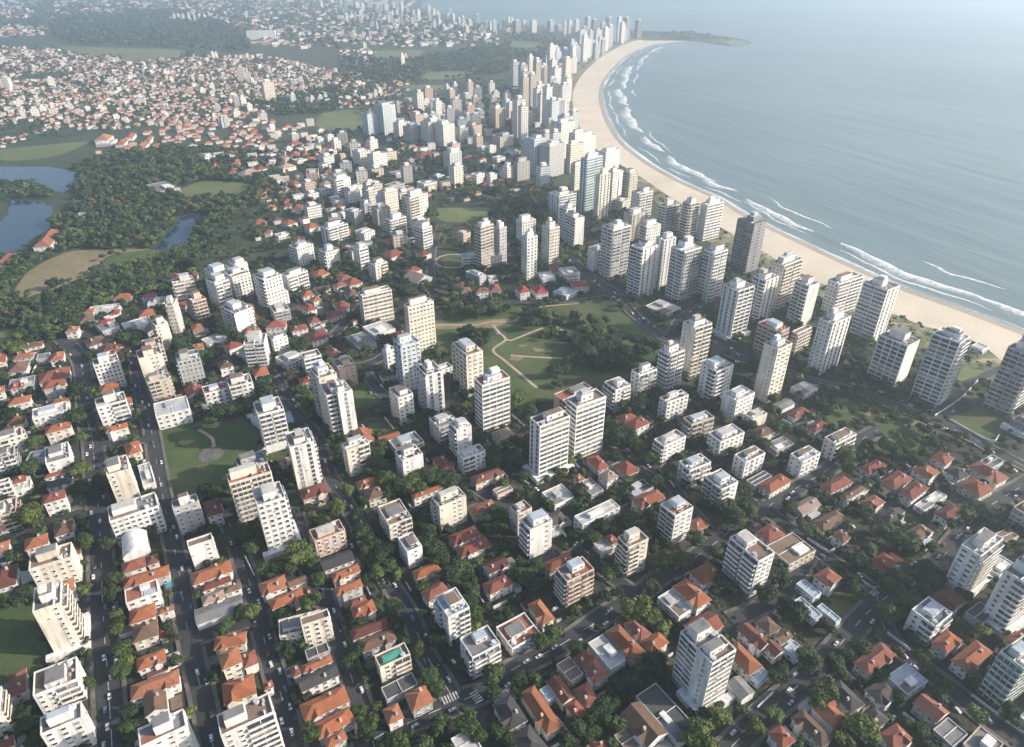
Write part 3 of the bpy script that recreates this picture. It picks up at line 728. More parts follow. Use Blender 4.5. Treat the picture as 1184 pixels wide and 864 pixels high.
HOUSES = []
def house(pos, w, d, h, ang, rk, gable, px, phrase=None, seed=0, wk=None):
    rg = random.Random(seed); s = scale_at((pos.x, pos.y, h))
    t = link('house', None, None, (pos.x, pos.y, 0), ang)
    wk = wk or rg.choice('wwwccgw'); o = 0.55
    mb = MB(); mb.box(-w / 2 + o, w / 2 - o, -d / 2 + o, d / 2 - o, 0, h - 0.02)
    wl = mb.build('walls', WALL[wk], t)
    mb = MB(); x, y = w / 2, d / 2; rise = 0.27 * min(w, d)
    A = [(-x, -y, h), (x, -y, h), (x, y, h), (-x, y, h)]
    if w >= d:
        c = 0 if gable else min(y, x * 0.98)
        r1, r2_ = (-x + c, 0, h + rise), (x - c, 0, h + rise)
        fs = [[A[0], A[1], r2_, r1], [A[2], A[3], r1, r2_], [A[1], A[2], r2_], [A[3], A[0], r1]]
    else:
        c = 0 if gable else min(x, y * 0.98)
        r1, r2_ = (0, -y + c, h + rise), (0, y - c, h + rise)
        fs = [[A[1], A[2], r2_, r1], [A[3], A[0], r1, r2_], [A[0], A[1], r1], [A[2], A[3], r2_]]
    for i, f in enumerate(fs): mb.face(f, 1 if gable and i > 1 else 0)
    for i in range(4):
        a, b = A[i], A[(i + 1) % 4]; mb.face([(a[0], a[1], h - 0.22), (b[0], b[1], h - 0.22), b, a], 1)
    mb.face([(p[0], p[1], h - 0.22) for p in A[::-1]], 1)
    rf = mb.build('roof', [ROOF[rk], WALL[wk]], t)
    if s > 1.2 and not gable and rise > 1:
        mb = MB(); dx = (r2_[0] - r1[0]); dy = (r2_[1] - r1[1])     # ridge tiles
        a = 0.16; mb.box(min(r1[0], r2_[0]) - a, max(r1[0], r2_[0]) + a, min(r1[1], r2_[1]) - a, max(r1[1], r2_[1]) + a, h + rise - 0.1, h + rise + 0.14)
        mb.build('ridge', ROOF[rk], rf)
    if s > 1.5 and rg.random() < 0.75:
        mb = MB(); q = rg.choice((-1, 1)); bx, by = q * w * 0.2, -d * 0.16; mb.box(bx - 0.45, bx + 0.45, by - 0.45, by + 0.45, h, h + rise + 0.5)
        mb.build('chimney', WALL['g' if rg.random() < .5 else 'p'], rf)
    if s > 1.75 and rg.random() < 0.55 and max(w, d) > 9:
        # roof wing at right angles to the ridge
        ww = 0.45 * min(w, d); q = rg.choice((-0.22, 0.22)); mb = MB(); rr = h + rise * 0.72
        if w >= d:
            cx = q * w; mb.face([(cx - ww / 2, -y - 0.9, h + 0.05), (cx, -y - 0.9, rr), (cx, -0.05, rr), (cx - ww / 2, -y * 0.2, h + 0.05)][::-1]); mb.face([(cx + ww / 2, -y - 0.9, h + 0.05), (cx + ww / 2, -y * 0.2, h + 0.05), (cx, -0.05, rr), (cx, -y - 0.9, rr)][::-1])
            mb.face([(cx - ww / 2, -y - 0.85, h + 0.05), (cx + ww / 2, -y - 0.85, h + 0.05), (cx, -y - 0.85, rr)], 1)
            mb.box(cx - ww / 2 + 0.2, cx + ww / 2 - 0.2, -y - 0.8, -y + 0.5, 0, h + 0.04, 1)
        else:
            cx = q * d; mb.face([(-x - 0.9, cx - ww / 2, h + 0.05), (-x - 0.9, cx, rr), (-0.05, cx, rr), (-x * 0.2, cx - ww / 2, h + 0.05)]); mb.face([(-x - 0.9, cx + ww / 2, h + 0.05), (-x * 0.2, cx + ww / 2, h + 0.05), (-0.05, cx, rr), (-x - 0.9, cx, rr)])
            mb.face([(-x - 0.85, cx + ww / 2, h + 0.05), (-x - 0.85, cx - ww / 2, h + 0.05), (-x - 0.85, cx, rr)], 1)
            mb.box(-x - 0.8, -x + 0.5, cx - ww / 2 + 0.2, cx + ww / 2 - 0.2, 0, h + 0.04, 1)
        mb.build('roof_wing', [ROOF[rk], WALL[wk]], t)
    if s > 1.3:
        n = max(1, round(h / 3.2)); wm = win_mesh(1.3, 1.3)
        for (rot, off, W) in ((0, d / 2 - o, w), (270, w / 2 - o, d)):
            a = R(rot); cols = max(1, min(5, int(W / 3.4)))
            for f in range(n):
                for c in range(cols):
                    u = ((c + 0.5) / cols - 0.5) * (W - 1.5)
                    if f == 0 and c == cols // 2 and rot == 0:
                        link('door', cached(('door',), door_mesh), t, (math.sin(a) * off + math.cos(a) * u, -math.cos(a) * off + math.sin(a) * u, 0), a)
                    else:
                        link('window', wm, t, (math.sin(a) * off + math.cos(a) * u, -math.cos(a) * off + math.sin(a) * u, f * h / n + 0.95), a)
    FOOT.append((pos.x, pos.y, w / 2, d / 2, ang)); HOUSES.append((t, pos, w, d, h, ang, s, wk))
    big = w * d
    look = '%s%s %s-roofed%s house' % ('long ' if max(w, d) > 2.1 * min(w, d) else 'large ' if big > 230 else 'small ' if big < 75 else '', WALLN[wk] + '-walled', ROOFN[rk], ' gabled' if gable else ' hipped')
    reg(t, look, px, 'tiled-roof houses of the town', 'house', phrase)
    return t
def door_mesh():
    mb = MB(); mb.face([(-0.5, -0.05, 0), (0.5, -0.05, 0), (0.5, -0.05, 2.1), (-0.5, -0.05, 2.1)])
    for x0, x1, z0, z1 in ((-0.62, -0.5, 0, 2.2), (0.5, 0.62, 0, 2.2), (-0.5, 0.5, 2.1, 2.2)): mb.box(x0, x1, -0.12, 0, z0, z1, 1)
    return mb.mesh('door', [M_BARK, WALL['w']])

def flat(pos, w, d, h, ang, fk, px, phrase=None, seed=0):
    """low flat or sheet-roofed building"""
    rg = random.Random(seed); s = scale_at((pos.x, pos.y, h))
    t = link('flat_roofed_building' if fk != 'S' else 'gabled_shed', None, None, (pos.x, pos.y, 0), ang)
    wk = {'w': 'w', 'g': 'g', 'm': 'b', 'n': 't', 'd': 'g', 'S': 'w', 'r': 'w', 'p': 'p'}[fk]
    dk = {'w': 'w', 'g': 'g', 'm': 'm', 'n': 'n', 'd': 'd', 'S': 'g', 'r': 'r', 'p': 'g'}[fk]
    if fk == 'S':
        mb = MB(); mb.box(-w / 2 + .3, w / 2 - .3, -d / 2 + .3, d / 2 - .3, 0, h - 0.03); mb.build('walls', WALL[wk], t)
        mb = MB(); x, y, rr = w / 2, d / 2, h + 1.1
        if w >= d:
            mb.face([(-x, -y, h), (x, -y, h), (x, 0, rr), (-x, 0, rr)]); mb.face([(x, y, h), (-x, y, h), (-x, 0, rr), (x, 0, rr)])
            mb.face([(x, -y, h), (x, y, h), (x, 0, rr)], 1); mb.face([(-x, y, h), (-x, -y, h), (-x, 0, rr)], 1)
        else:
            mb.face([(x, -y, h), (x, y, h), (0, y, rr), (0, -y, rr)]); mb.face([(-x, y, h), (-x, -y, h), (0, -y, rr), (0, y, rr)])
            mb.face([(-x, -y, h), (x, -y, h), (0, -y, rr)], 1); mb.face([(x, y, h), (-x, y, h), (0, y, rr)], 1)
        mb.build('roof', [DECK['g'], WALL['w']], t)
    else:
        block_walls('walls', w, d, h, wk, t, faces='12' if s > 1 else '0123', par=0.45)
        deck(t, w, d, h, dk, 0.45)
        n = max(1, round(h / 3.2))
        if s > 1:
            facade(t, 0, d / 2, w, h - 0.4, n, 'p', wk, 2 if s > 1.75 else 1, rg); facade(t, 270, w / 2, d, h - 0.4, n, 'p', wk, 2 if s > 1.75 else 1, rg)
        if w * d > 90:
            mb = MB(); a, b = rg.uniform(-0.2, 0.2) * w, rg.uniform(-0.2, 0.2) * d; q = rg.uniform(0.1, 0.2)
            mb.box(a - q * w, a + q * w, b - q * d, b + q * d, h - 0.45, h + rg.uniform(0.5, 1.8)); mb.build('roof_box', WALL[rg.choice('wwg')], t)
            mb = MB(); mb.box(-w * 0.46, -w * 0.02, -d * 0.45, -d * 0.05, h - 0.45, h - 0.36); mb.build('roof_sheet', DECK[rg.choice('gmnw')], t)
        if s > 1.7:
            mb = MB(); mb.box(-w / 2 + 0.35, w / 2 - 0.35, -0.12, 0.12, h - 0.45, h - 0.1); mb.build('roof_kerb', WALL['w'], t)
    FOOT.append((pos.x, pos.y, w / 2, d / 2, ang))
    cn = {'w': 'white', 'g': 'grey-roofed', 'm': 'pale metal-roofed', 'n': 'brown-roofed', 'd': 'dark-roofed', 'S': 'grey gabled', 'r': 'red-decked', 'p': 'pinkish'}[fk]
    look = '%s%s flat-topped building' % ('long ' if max(w, d) > 2.2 * min(w, d) else 'large ' if w * d > 260 else 'small ' if w * d < 75 else '', cn)
    if fk == 'S': look = look.replace('grey gabled flat-topped building', 'grey ridge-roofed shed')
    reg(t, look, px, 'low buildings among the houses', 'building', phrase)
    return t

GRID = R(30.0)
def corner_box(L, Nn, Rr, by=None, h=None):
    """roof corners in pixels (left, near, right) + y of the near corner's foot -> centre, w, d, h, angle"""
    if h is None:
        lo, hi = 1.5, 160.0
        for _ in range(40):
            h = (lo + hi) / 2; p = un(*Nn, h)
            if proj((p.x, p.y, 0))[1] < by: lo = h
            else: hi = h
    n, l, r = un(*Nn, h).xy, un(*L, h).xy, un(*Rr, h).xy
    a, b = r - n, l - n
    aa, ab = math.atan2(a.y, a.x), math.atan2(b.y, b.x) - math.pi / 2
    la, lb = max(a.length, 0.1), max(b.length, 0.1)
    v = Vector((math.cos(aa), math.sin(aa))) * la + Vector((math.cos(ab), math.sin(ab))) * lb
    ang = math.atan2(v.y, v.x)
    k = round((ang - GRID) / (math.pi / 2)); base = GRID + k * math.pi / 2
    ang = base + (ang - base) * 0.45
    ux = Vector((math.cos(ang), math.sin(ang))); uy = Vector((-ux.y, ux.x))
    w, d = abs(a.dot(ux)), abs(b.dot(uy))
    w = max(0.25 * w + 0.75 * la, 3.5); d = max(0.25 * d + 0.75 * lb, 3.5)
    if w > 4.2 * d: d = w / 4.2
    if d > 4.2 * w: w = d / 4.2
    c = n + ux * w / 2 + uy * d / 2
    return c, w, d, h, ang
# ------------------------------------------------------------------ what stands where, read off the photograph
# T left near right foot style ; H/G left near right [foot] roof ; F left near right [foot] kind ; Y trees x,y,r ; C cars x,y
DATA = '''
@0,720
T 225,480 525,385 510,235 522 wpp n|white block with brown roof terraces beside the left avenue
T 275,775 560,645 560,530 835 wpp g|stepped white block at the bottom left beside the avenue
T -110,640 -5,590 30,425 745 cpb
H 60,500 180,470 150,320 m
H -30,900 100,840 70,770 m
H 905,130 1085,85 1080,-30 n
H 940,350 1140,260 1150,165 o
H 895,500 1232,415 1215,315 o
G 990,640 1150,590 1130,450 n
T 955,840 1275,705 1235,595 975 wpq g|white block at the bottom edge between two narrow streets
Y 835,180,65 830,340,62 790,50,55 50,255,35 235,225,45 880,610,60 960,540,60 860,720,70 880,800,60 1000,165,45 1060,140,45 1130,120,40 420,790,40 150,620,60 190,700,70 230,800,60 60,790,40
C 712,240 758,370 708,412 750,505 775,485 735,715 710,840 718,600 670,720
@197,720
H 300,160 515,145 590,55 o
H 350,320 497,268 440,165 362 o|orange hipped house with three windows in its white end wall
H 365,530 590,485 575,340 o
H 640,465 710,440 690,390 r
T 340,760 705,610 665,480 880 whq n|wide white balcony block at the bottom edge
G 900,485 1160,360 1130,270 k
H 905,340 1115,265 1090,215 o
F 935,245 1090,190 1075,125 d
H 920,690 1231,540 1200,420 o
H 1035,840 1266,665 1240,560 o
H 1090,900 1215,790 1190,715 o
H 845,385 900,350 875,290 m
H 700,205 575,180 500,130 r
Y 960,760,75 800,370,30 720,560,50 215,45,35 380,20,60 300,40,50 520,20,50 760,660,45 1070,60,45 770,160,60 740,250,50 1165,250,40 150,620,40
C 185,340 248,400 680,95 668,212 690,285 785,455 832,750 820,575 855,645 645,135 280,630 280,790 1125,105
@394,720
H 80,120 335,25 320,-45 m
H 145,200 385,110 345,35 n
T 268,310 475,212 440,130 330 cpp nT|cream block with a teal box on its roof
F 320,540 530,420 490,335 d
H 490,610 640,540 575,420 o|bright orange pyramid-roofed house at the crosswalk corner
H 325,700 435,650 390,545 o
T 820,105 900,240 1085,130 392 wpb g|white block with stacked loggias above the crosswalk
F 740,800 830,930 965,850 w
H 1040,555 1150,745 1275,660 k
H 1160,790 1290,955 1375,810 k
Y 665,450,65 600,370,75 1040,350,85 1040,480,60 870,690,78 945,770,62 175,700,72 120,610,55 262,540,40 400,820,85 310,830,60 670,720,60 1090,740,60 1150,790,60 660,110,65 540,180,60 800,390,45 180,780,60 120,190,60 60,260,60 90,480,50
C 230,700 510,705 570,755 430,735 765,597 740,390 610,165 775,270 30,150 1145,430 770,320 470,720 625,770 585,95
@591,720
H 40,490 245,770 355,710 o|long orange roof stepping down the slope beside the crosswalk street
F 190,460 255,535 305,490 m
G 255,400 352,565 430,500 m
H 355,575 440,660 510,600 r
F 300,290 405,405 490,340 n
H 420,240 470,305 565,225 r
H 480,290 575,420 670,350 r
H 420,460 510,590 610,530 r
F 520,140 680,320 775,245 w|long white flat-roofed hall on the diagonal street
H 655,60 825,265 880,165 o
H 755,20 890,125 950,65 r
H 880,130 960,210 1080,130 o
F 855,500 1140,830 1245,690 d|large dark-decked hall beside the striped white tower
G 730,640 930,860 1060,740 n
F 720,760 800,900 905,800 n
H 560,850 680,910 650,800 o
Y 590,650,85 450,700,80 380,800,65 200,130,70 290,70,68 440,160,58 1050,180,62 980,260,85 720,420,60 990,20,60 120,330,50 640,560,70 700,560,60 830,380,60 900,300,60 700,790,45 560,740,60 520,790,60 780,480,50 330,580,40 60,370,60 1080,120,50
A 730,680,55 690,820,45
C 300,170 190,232 105,267 553,28 470,127 650,8 15,355
@788,720
T 112,172 212,282 372,178 625 wxr nP|tall white tower with a blue-shaded blank side at the bottom centre right
T -70,62 70,168 215,60 524 wrr g&|banded rear wing joined to the tall bottom white tower
H 290,180 460,365 550,290 o
G 370,60 540,195 610,130 m
H 500,0 600,90 685,40 n
G 620,95 690,150 760,90 n
G 560,150 640,240 710,195 m
F 700,170 785,240 835,175 m
S 325,400 415,530 500,470 g
H 735,660 960,860 1050,800 n|large brown hipped house at the bottom edge right of centre
H 590,750 690,870 785,810 r
H 1000,440 1160,620 1260,560 k
F 465,350 530,410 575,325 m
Y 670,370,75 880,240,82 950,500,105b 1060,290,70 1150,220,55 250,640,80b 130,740,100b 510,720,70b 640,640,60b 830,310,40 1110,800,70b 1150,670,65b 450,530,35 560,250,45 610,290,40 420,430,40 190,830,70b 60,800,70b 1010,200,50
C 565,590 750,548 735,465 775,355 1060,145 1100,88 720,300
@984,720
H 5,280 125,365 305,215 425 r|red hipped house with white walls standing alone at the bottom right corner plot
F 270,350 390,495 500,375 m
G 425,545 585,690 665,605 r
F 560,730 700,850 800,760 g
F 750,850 930,960 1050,830 p
H 190,760 290,880 430,800 r
H 70,640 170,740 250,650 k
H 535,150 655,215 768,125 o
H 680,255 800,345 965,195 o
T 1045,180 1190,320 1340,200 600 sbr g|greenish-glazed white tower at the bottom right edge
F 1150,640 1230,700 1300,640 m
Y 490,240,70 70,160,75 250,480,75 600,500,75 80,720,115b 560,790,50 170,500,60 330,520,60 540,340,60 640,420,60 860,380,60 420,330,50 260,560,50 690,610,40 1100,600,60 380,620,50 900,300,50
C 940,668 865,585 730,597 365,228 830,553 290,650
@0,576
T 225,755 415,715 400,565 1022 cxb gP|tall cream tower with a dark stripe down its blank face at the left edge
T 200,460 485,400 468,305 565 cpx n|cream block stepped behind the striped cream tower
H 168,368 330,310 325,235 o
H 370,280 500,230 490,140 n
H -60,400 60,360 80,280 o
H -80,650 110,590 140,440 680 m
H 290,40 450,-5 430,-60 95 r
T 750,170 1082,50 1060,-45 225 wqq g|wide white block with rows of dark square windows by the narrow street
V 845,400 1015,365 985,235 430 w|white barrel-vaulted hall beside the left avenue
H 835,520 1000,470 990,395 r
H 1005,465 1088,440 1080,375 m
H 845,590 1160,525 1150,455 o
F 860,712 1085,640 1060,555 738 r
H 885,850 1068,810 1055,715 o
H 1080,800 1190,765 1180,730 o
F 160,600 215,560 200,490 w
Y 735,315,62 765,460,48 780,560,68 770,660,68 585,300,75 190,120,105b 30,100,60b 800,830,40b 480,40,60 160,660,65 40,700,60 100,690,60 250,150,60 120,340,45 510,380,40 680,60,40 60,420,40 740,730,50
C 685,160 618,180 720,745 640,540 575,345 785,760 625,100 650,480
W 1140,605 1184,590
@197,576
T 15,75 190,20 180,-35 205 gpp g
T 120,335 290,280 280,235 437 wxp n|small white block dotted with square windows by the narrow street
H 250,130 360,100 320,0 185 m
T 895,830 1090,810 1060,760 972 cpp n
H 150,605 430,500 405,420 o
H 215,640 420,570 400,530 m
H 220,730 380,680 360,620 p
H 370,660 490,620 490,570 n
S 175,850 505,755 480,655 g|long grey ridge-roofed shed across the block between two streets
H 625,675 808,605 780,520 o
H 695,770 928,670 890,610 o
H 920,680 975,660 945,610 m
G 810,600 940,570 910,530 n
T 990,305 1196,218 1160,140 335 ppp n
T 755,862 1040,870 1025,760 962 cpp n
G 1055,510 1265,425 1245,345 k
H 1115,572 1306,497 1280,445 o
H 1135,665 1322,600 1296,550 690 o
T 820,862 1040,870 1025,765 960 wpp n
Y 880,390,95b 770,470,75 700,510,55 550,780,65b 700,815,45b 950,720,80 350,420,50 460,500,40b 520,230,78 1140,60,60b 640,480,60 500,350,40 430,260,60 560,330,60 820,480,60 970,440,60 1000,560,60 520,650,30 480,790,60 380,800,50 120,470,35 440,330,50 600,600,0
C 80,483 45,265 497,488 540,635 600,655 605,710 140,745 160,830 75,658 1020,575 1045,635 360,235 22,200 610,760
@394,576
T 235,62 330,188 492,140 305 cpp n
T 378,275 455,368 557,325 490 wpx g|white block with one bright blank end wall in the middle foreground
H 490,500 520,562 687,485 620 o
H 550,640 600,715 720,605 r
T 630,680 735,815 882,745 1017 whh m|white block with a blue-grey roof deck left of the long street
H 735,260 775,330 962,245 r
H 780,345 825,410 1037,330 r
G 980,450 1015,525 1140,440 m
H 965,590 1020,665 1184,580 r
H 70,745 95,830 250,770 o
H 60,700 70,745 180,700 r
Y 580,290,85 600,220,60 690,420,75 820,480,85 760,540,78 245,510,55b 285,570,50b 350,740,68 330,690,50 170,370,55 300,380,75 250,430,60 900,640,65 640,340,75 560,100,65 920,60,60 1050,130,75 1000,220,60 150,230,75 650,380,60 430,650,45 120,120,60 210,310,60 330,460,60 120,420,50 880,720,60 920,800,60 1080,200,60 560,250,50 960,500,50 880,560,60 480,420,50
C 372,595 75,60 135,160 75,325 490,820 395,645 40,90
@591,576
T 42,152 130,218 292,160 425 wbx g|white block with a blank lit side wall beside the beige dome-roofed block
F 425,125 490,180 740,52 265 w|long low white block lying across the middle foreground
T 305,482 385,572 567,480 755 pbb r|pinkish balconied tower with red roof terraces on the curved corner
H 220,445 265,515 430,420 r
T 712,272 805,338 957,290 550 cbh n|cream banded tower with a rounded white penthouse
H 640,265 690,322 730,285 r
F 580,302 620,372 702,325 w
T 1000,52 1125,122 1262,70 330 wbp r
F 985,690 1150,815 1250,740 w
H 1080,620 1276,760 1371,690 o
H 95,735 215,870 312,840 o
T -95,876 6,1030 183,899 1089 wpp r
T -15,60 45,112 128,50 260 tpp n|beige dome-roofed block among dark trees
H 820,5 890,75 1050,10 o
Y 870,760,85b 800,760,75b 950,820,80b 640,290,50 620,200,70 1030,450,82 970,610,58 850,560,48 680,510,75 600,580,40b 560,420,55 90,540,75 150,590,70 180,450,55 550,690,40 940,100,50 1150,420,55 620,30,45 520,200,50 560,270,60 820,130,60 20,520,60 400,300,50 480,330,50 110,450,50 260,340,50 720,640,50 760,520,40 590,500,50 180,640,40 470,680,40 350,40,50
C 860,682 680,765 632,822 1030,537 1135,477 445,317 300,755 325,835 35,470 30,675 805,840 515,375
@788,576
T 330,266 530,432 637,370 680 wbp n|white balconied tower standing alone in the right foreground
H 30,170 105,230 190,180 o
G 740,60 830,118 957,45 160 p
H 900,170 970,242 1112,130 265 n
H 1010,270 1110,312 1165,270 m
H 505,230 600,312 690,230 r
F 590,320 740,455 912,350 520 n|large tan building with brown flat roofs
H 890,540 1000,612 1100,545 680 r|red-roofed white house beside the blue sheds and square lawn
F 770,595 905,682 972,655 725 m|pale blue metal-roofed shed beside the square lawn
F 760,705 910,830 968,800 m
F 930,738 1060,850 1085,822 m
Y 330,100,105 450,60,85 860,210,60 400,750,48 570,650,65 650,520,75 150,470,85 230,380,55 740,50,58 90,280,55 800,780,85 720,720,60 950,540,30 1020,320,40 920,430,50 30,420,60 270,570,60 700,570,55 1080,360,40 380,150,60 470,120,50 690,250,50 180,560,60 850,750,60 950,170,40 660,470,45 560,560,40 240,470,45
C 970,397 380,815 700,680 35,525 320,220 690,180 195,430
@984,576
T 742,330 890,398 1047,275 690 wpbr wP|slanting bright white tower at the right edge with a narrow lit end
T 1075,475 1225,600 1350,450 930 wpr gP|white tower cut by the right edge beside its twin
T 410,765 582,880 683,775 1017 whh b
T 1110,60 1290,160 1400,90 280 tbb n
F 990,240 1060,300 1165,270 n
F 930,450 1020,530 1070,420 w
F 800,770 900,860 960,760 d
H 170,145 265,200 357,130 218 k
H 70,22 140,82 227,20 122 r
H 375,228 455,292 550,225 338 n
H 555,112 665,167 780,90 225 m
F 430,50 500,92 640,-20 118 w
H 130,420 215,502 312,435 535 r|lone red hipped house on a tree-ringed corner plot
Y 270,250,85 370,300,85 200,240,60 410,370,50 70,430,85 130,350,60 320,540,75 250,580,60 100,120,60 500,500,75 560,570,75 370,700,85 260,790,85 500,620,60 400,500,60 620,540,60 560,340,55 700,180,55 60,650,60 20,560,60 470,440,50 590,430,50 660,470,50 330,780,60 440,690,50 800,100,60 860,60,60 940,100,60 1000,160,50 700,60,50 240,650,0
C 730,267 797,210 430,590 145,848 340,348 10,190 600,400
@0,432
H 265,80 480,20 460,-40 r
H 290,110 450,78 440,30 155 r
H 330,222 467,205 460,160 o
T 220,300 455,250 440,190 335 wpq w
H 308,412 487,370 465,325 450 o
T 310,615 477,570 445,470 655 wxn g
F 255,545 310,610 320,520 g
H 305,735 490,665 485,640 r
H 320,782 490,750 480,700 k
H 290,860 485,832 480,790 r
T -60,490 150,418 140,362 525 cpp n
T -80,592 95,547 82,495 655 gbb g
H 75,752 180,735 160,690 r
T -80,772 62,737 45,715 855 wpp n
F 100,800 210,772 200,720 w
H 50,227 207,190 235,140 252 o
H 48,352 165,330 160,280 372 m
F 60,92 230,72 225,12 g
H 65,110 125,100 120,60 r
H 125,100 168,92 160,60 o
H -40,140 30,125 15,85 o
H 688,132 820,97 765,65 150 o
T 660,237 862,177 835,122 322 whx n|white block with pink balconies down one side of its front
H 722,407 877,367 860,335 430 o
T 728,692 882,650 855,555 875 cxp n|cream tower with a column of small windows between the two left streets
H 870,557 972,532 890,475 o
F 985,782 1060,742 1030,600 w
T 1010,68 1160,25 1140,-30 178 tpp w
F 1065,290 1296,238 1270,150 330 w|low white strip-windowed building above the sports lawn
Y 525,120,75 540,290,82 555,440,52b 655,410,45b 230,470,65 200,560,75 210,640,75 550,660,65b 560,790,75 655,595,28 840,420,48 910,415,36 970,405,36 100,270,60 30,300,48 690,710,55 1010,400,40 660,130,38 1000,520,38 90,150,38 250,820,45 1150,540,45b 560,200,50 640,680,40 520,730,50 160,480,50 470,280,40 700,780,60 280,450,40 230,740,40 1030,830,60 400,480,30
C 645,250 600,170 620,500 685,775 975,195 1020,215 1018,355 962,125 1047,473 1103,760 612,735
@197,432
T 232,140 395,97 372,48 205 wpp r|left one of two joined white blocks above the sports lawn
T 400,88 562,55 540,-5 188 wpp n|right one of two joined white blocks above the sports lawn
F 205,200 255,240 265,205 w
T 600,288 777,238 752,150 482 wbv gP|white block with dark balconies beside the sports lawn
F 550,300 600,345 625,290 m
F 790,350 850,340 835,255 m
T 812,490 982,462 945,365 755 wvb g|tall white tower with two pale stripes down its front
T 400,748 688,668 660,605 960 cbp r|tan balconied block below the sports lawn
T 590,892 787,842 742,735 1180 wqb gP|broad white tower studded with small windows
H 908,85 987,50 970,10 r
T 1070,158 1200,118 1170,25 415 wbv g|tall white tower with dark balconies at the left street bend
G 745,605 820,590 815,570 o
T 1180,165 1245,110 1225,30 420 wvp w
Y 640,50,55 660,120,75 120,60,85b 30,40,60 230,40,65 350,260,75 440,240,65 520,220,58 280,305,55 920,170,55b 870,90,48 610,560,42b 20,590,48b 850,240,50 1010,330,50 1060,440,50 700,70,50 300,320,45 480,300,50 560,200,45 100,130,50 200,90,50 40,110,50 900,220,40 950,320,45 1030,690,40 720,720,0 300,810,60 240,800,60
C 740,95 840,180 1080,675 1125,685 180,285 1000,440 1060,600
@394,432
T 0,480 40,527 187,462 712 cpp m|cream block with blue-grey roof terraces left of the garden wall
T 345,450 388,532 547,442 620 crr n
T 615,302 672,372 778,300 487 gpp g
T 735,332 792,387 897,356 590 wbx w|slim white tower between two low grey blocks
T 800,530 837,582 988,522 697 wpp m
T 922,27 968,82 1148,12 410 wrr r|white tower with dark banded right side at the park's lower corner
F 1025,800 1075,832 1182,790 872 p
T 600,852 675,912 862,840 1087 chx g|cream block with a blank right wall in the middle foreground
H 875,715 925,762 1122,680 812 m
H 475,835 500,862 707,780 o
H 95,745 130,792 275,730 o
H 140,800 190,872 322,830 n
H 1040,400 1080,462 1186,412 p
Y 310,720,75b 390,770,75 470,750,80b 670,650,75b 600,690,75 720,700,65 250,600,85 270,500,70 40,800,58b 560,340,48 730,750,60 1010,550,65 950,420,55 550,720,60 240,690,60 430,690,50 330,800,60 540,780,60 650,730,60 300,420,50 220,540,60 480,310,50 560,600,50 900,640,50 1040,700,50 860,460,45 1000,620,45
C 183,68 280,88 205,130 590,590
@591,432
T 122,302 198,362 402,285 732 wvr dP|pair's left white ribbon-windowed tower below the park
T 378,172 450,227 647,150 600 wrr n|pair's taller right white ribbon-windowed tower below the park
T 308,132 380,202 545,92 330 ppp r
T 630,57 716,112 822,76 270 wbp g
T 1000,167 1070,197 1232,155 335 wpp n
T 962,457 1047,497 1198,425 632 wbp w
H 780,335 850,387 935,325 450 r
H 735,290 777,345 852,290 r
H 690,642 785,717 877,670 738 r
H 600,690 660,747 702,682 p
F 458,752 550,837 628,795 862 g|grey flat-roofed white house below the ribbon-windowed pair
F 190,822 300,902 437,840 w
H 835,857 890,927 1055,840 r
F 770,790 850,842 955,760 d
H 430,700 465,742 492,710 o
Y 720,420,85 790,440,65 880,510,55b 690,350,55 950,570,65 900,560,55 460,800,55 540,690,45 720,580,55 620,620,55 870,220,75 930,220,60 40,170,65b 130,250,55 260,190,50 1060,690,65 980,730,65 650,800,45 80,700,55 410,620,38 750,380,60 660,420,50 800,240,60 560,760,40 1120,640,50 1090,540,40 40,330,40
C 800,525 860,640 940,635 175,790 820,575 925,655
@788,432
T 268,142 380,187 502,128 330 wxp w|white block with a blank left wall in the row behind the red mansion
T 10,300 70,347 242,310 470 tbb n
T 188,402 270,467 432,400 582 wpp g
T 348,562 440,607 582,545 727 wpp n
T -20,600 58,662 212,610 790 whb g
T 150,702 275,792 392,740 942 wbp g|white block with a round white roof turret
T 428,272 485,312 587,270 382 cpx w
H 475,387 545,442 647,395 n
F 600,470 650,532 748,465 g
T 738,552 830,602 960,545 722 wpp m|small white block with a pale blue roof deck beside the bend
T 968,442 1060,482 1208,415 605 cpb n|cream block with brown roof at the edge of the dark park
S 612,217 690,252 777,205 278 g
H 710,285 780,312 878,255 345 r
H 848,362 920,402 1012,350 447 r|square red hipped house with white walls below the dark park
F 745,92 845,142 927,95 w
H 520,770 610,822 742,725 870 o
F 440,730 500,767 607,690 d
H 945,765 1025,822 1180,745 855 r
H 1080,842 1130,872 1255,780 n
Y 690,380,55b 750,350,48 640,360,55 820,400,55 480,430,48 560,470,55 490,830,38b 880,700,48b 960,640,45 1120,540,65b 1160,640,65 1100,500,50 420,800,55 60,700,60 400,60,70 340,50,50 1180,600,50 600,330,40 680,600,35 560,640,40 1050,600,35 1030,260,40 300,600,40
C 900,450 760,815 885,177 860,770
@984,432
H 52,647 125,692 250,630 722 r
H 188,752 300,812 402,715 835 r
H 303,832 420,872 532,780 r
H 528,605 650,632 718,580 r
H 803,632 1000,757 1082,710 r|long red hipped roof near the beach avenue
H 748,752 880,852 967,785 900 r
H 658,652 740,732 812,690 k
F 880,600 960,650 1035,590 d
T 1120,300 1230,370 1340,290 440 dbr gP
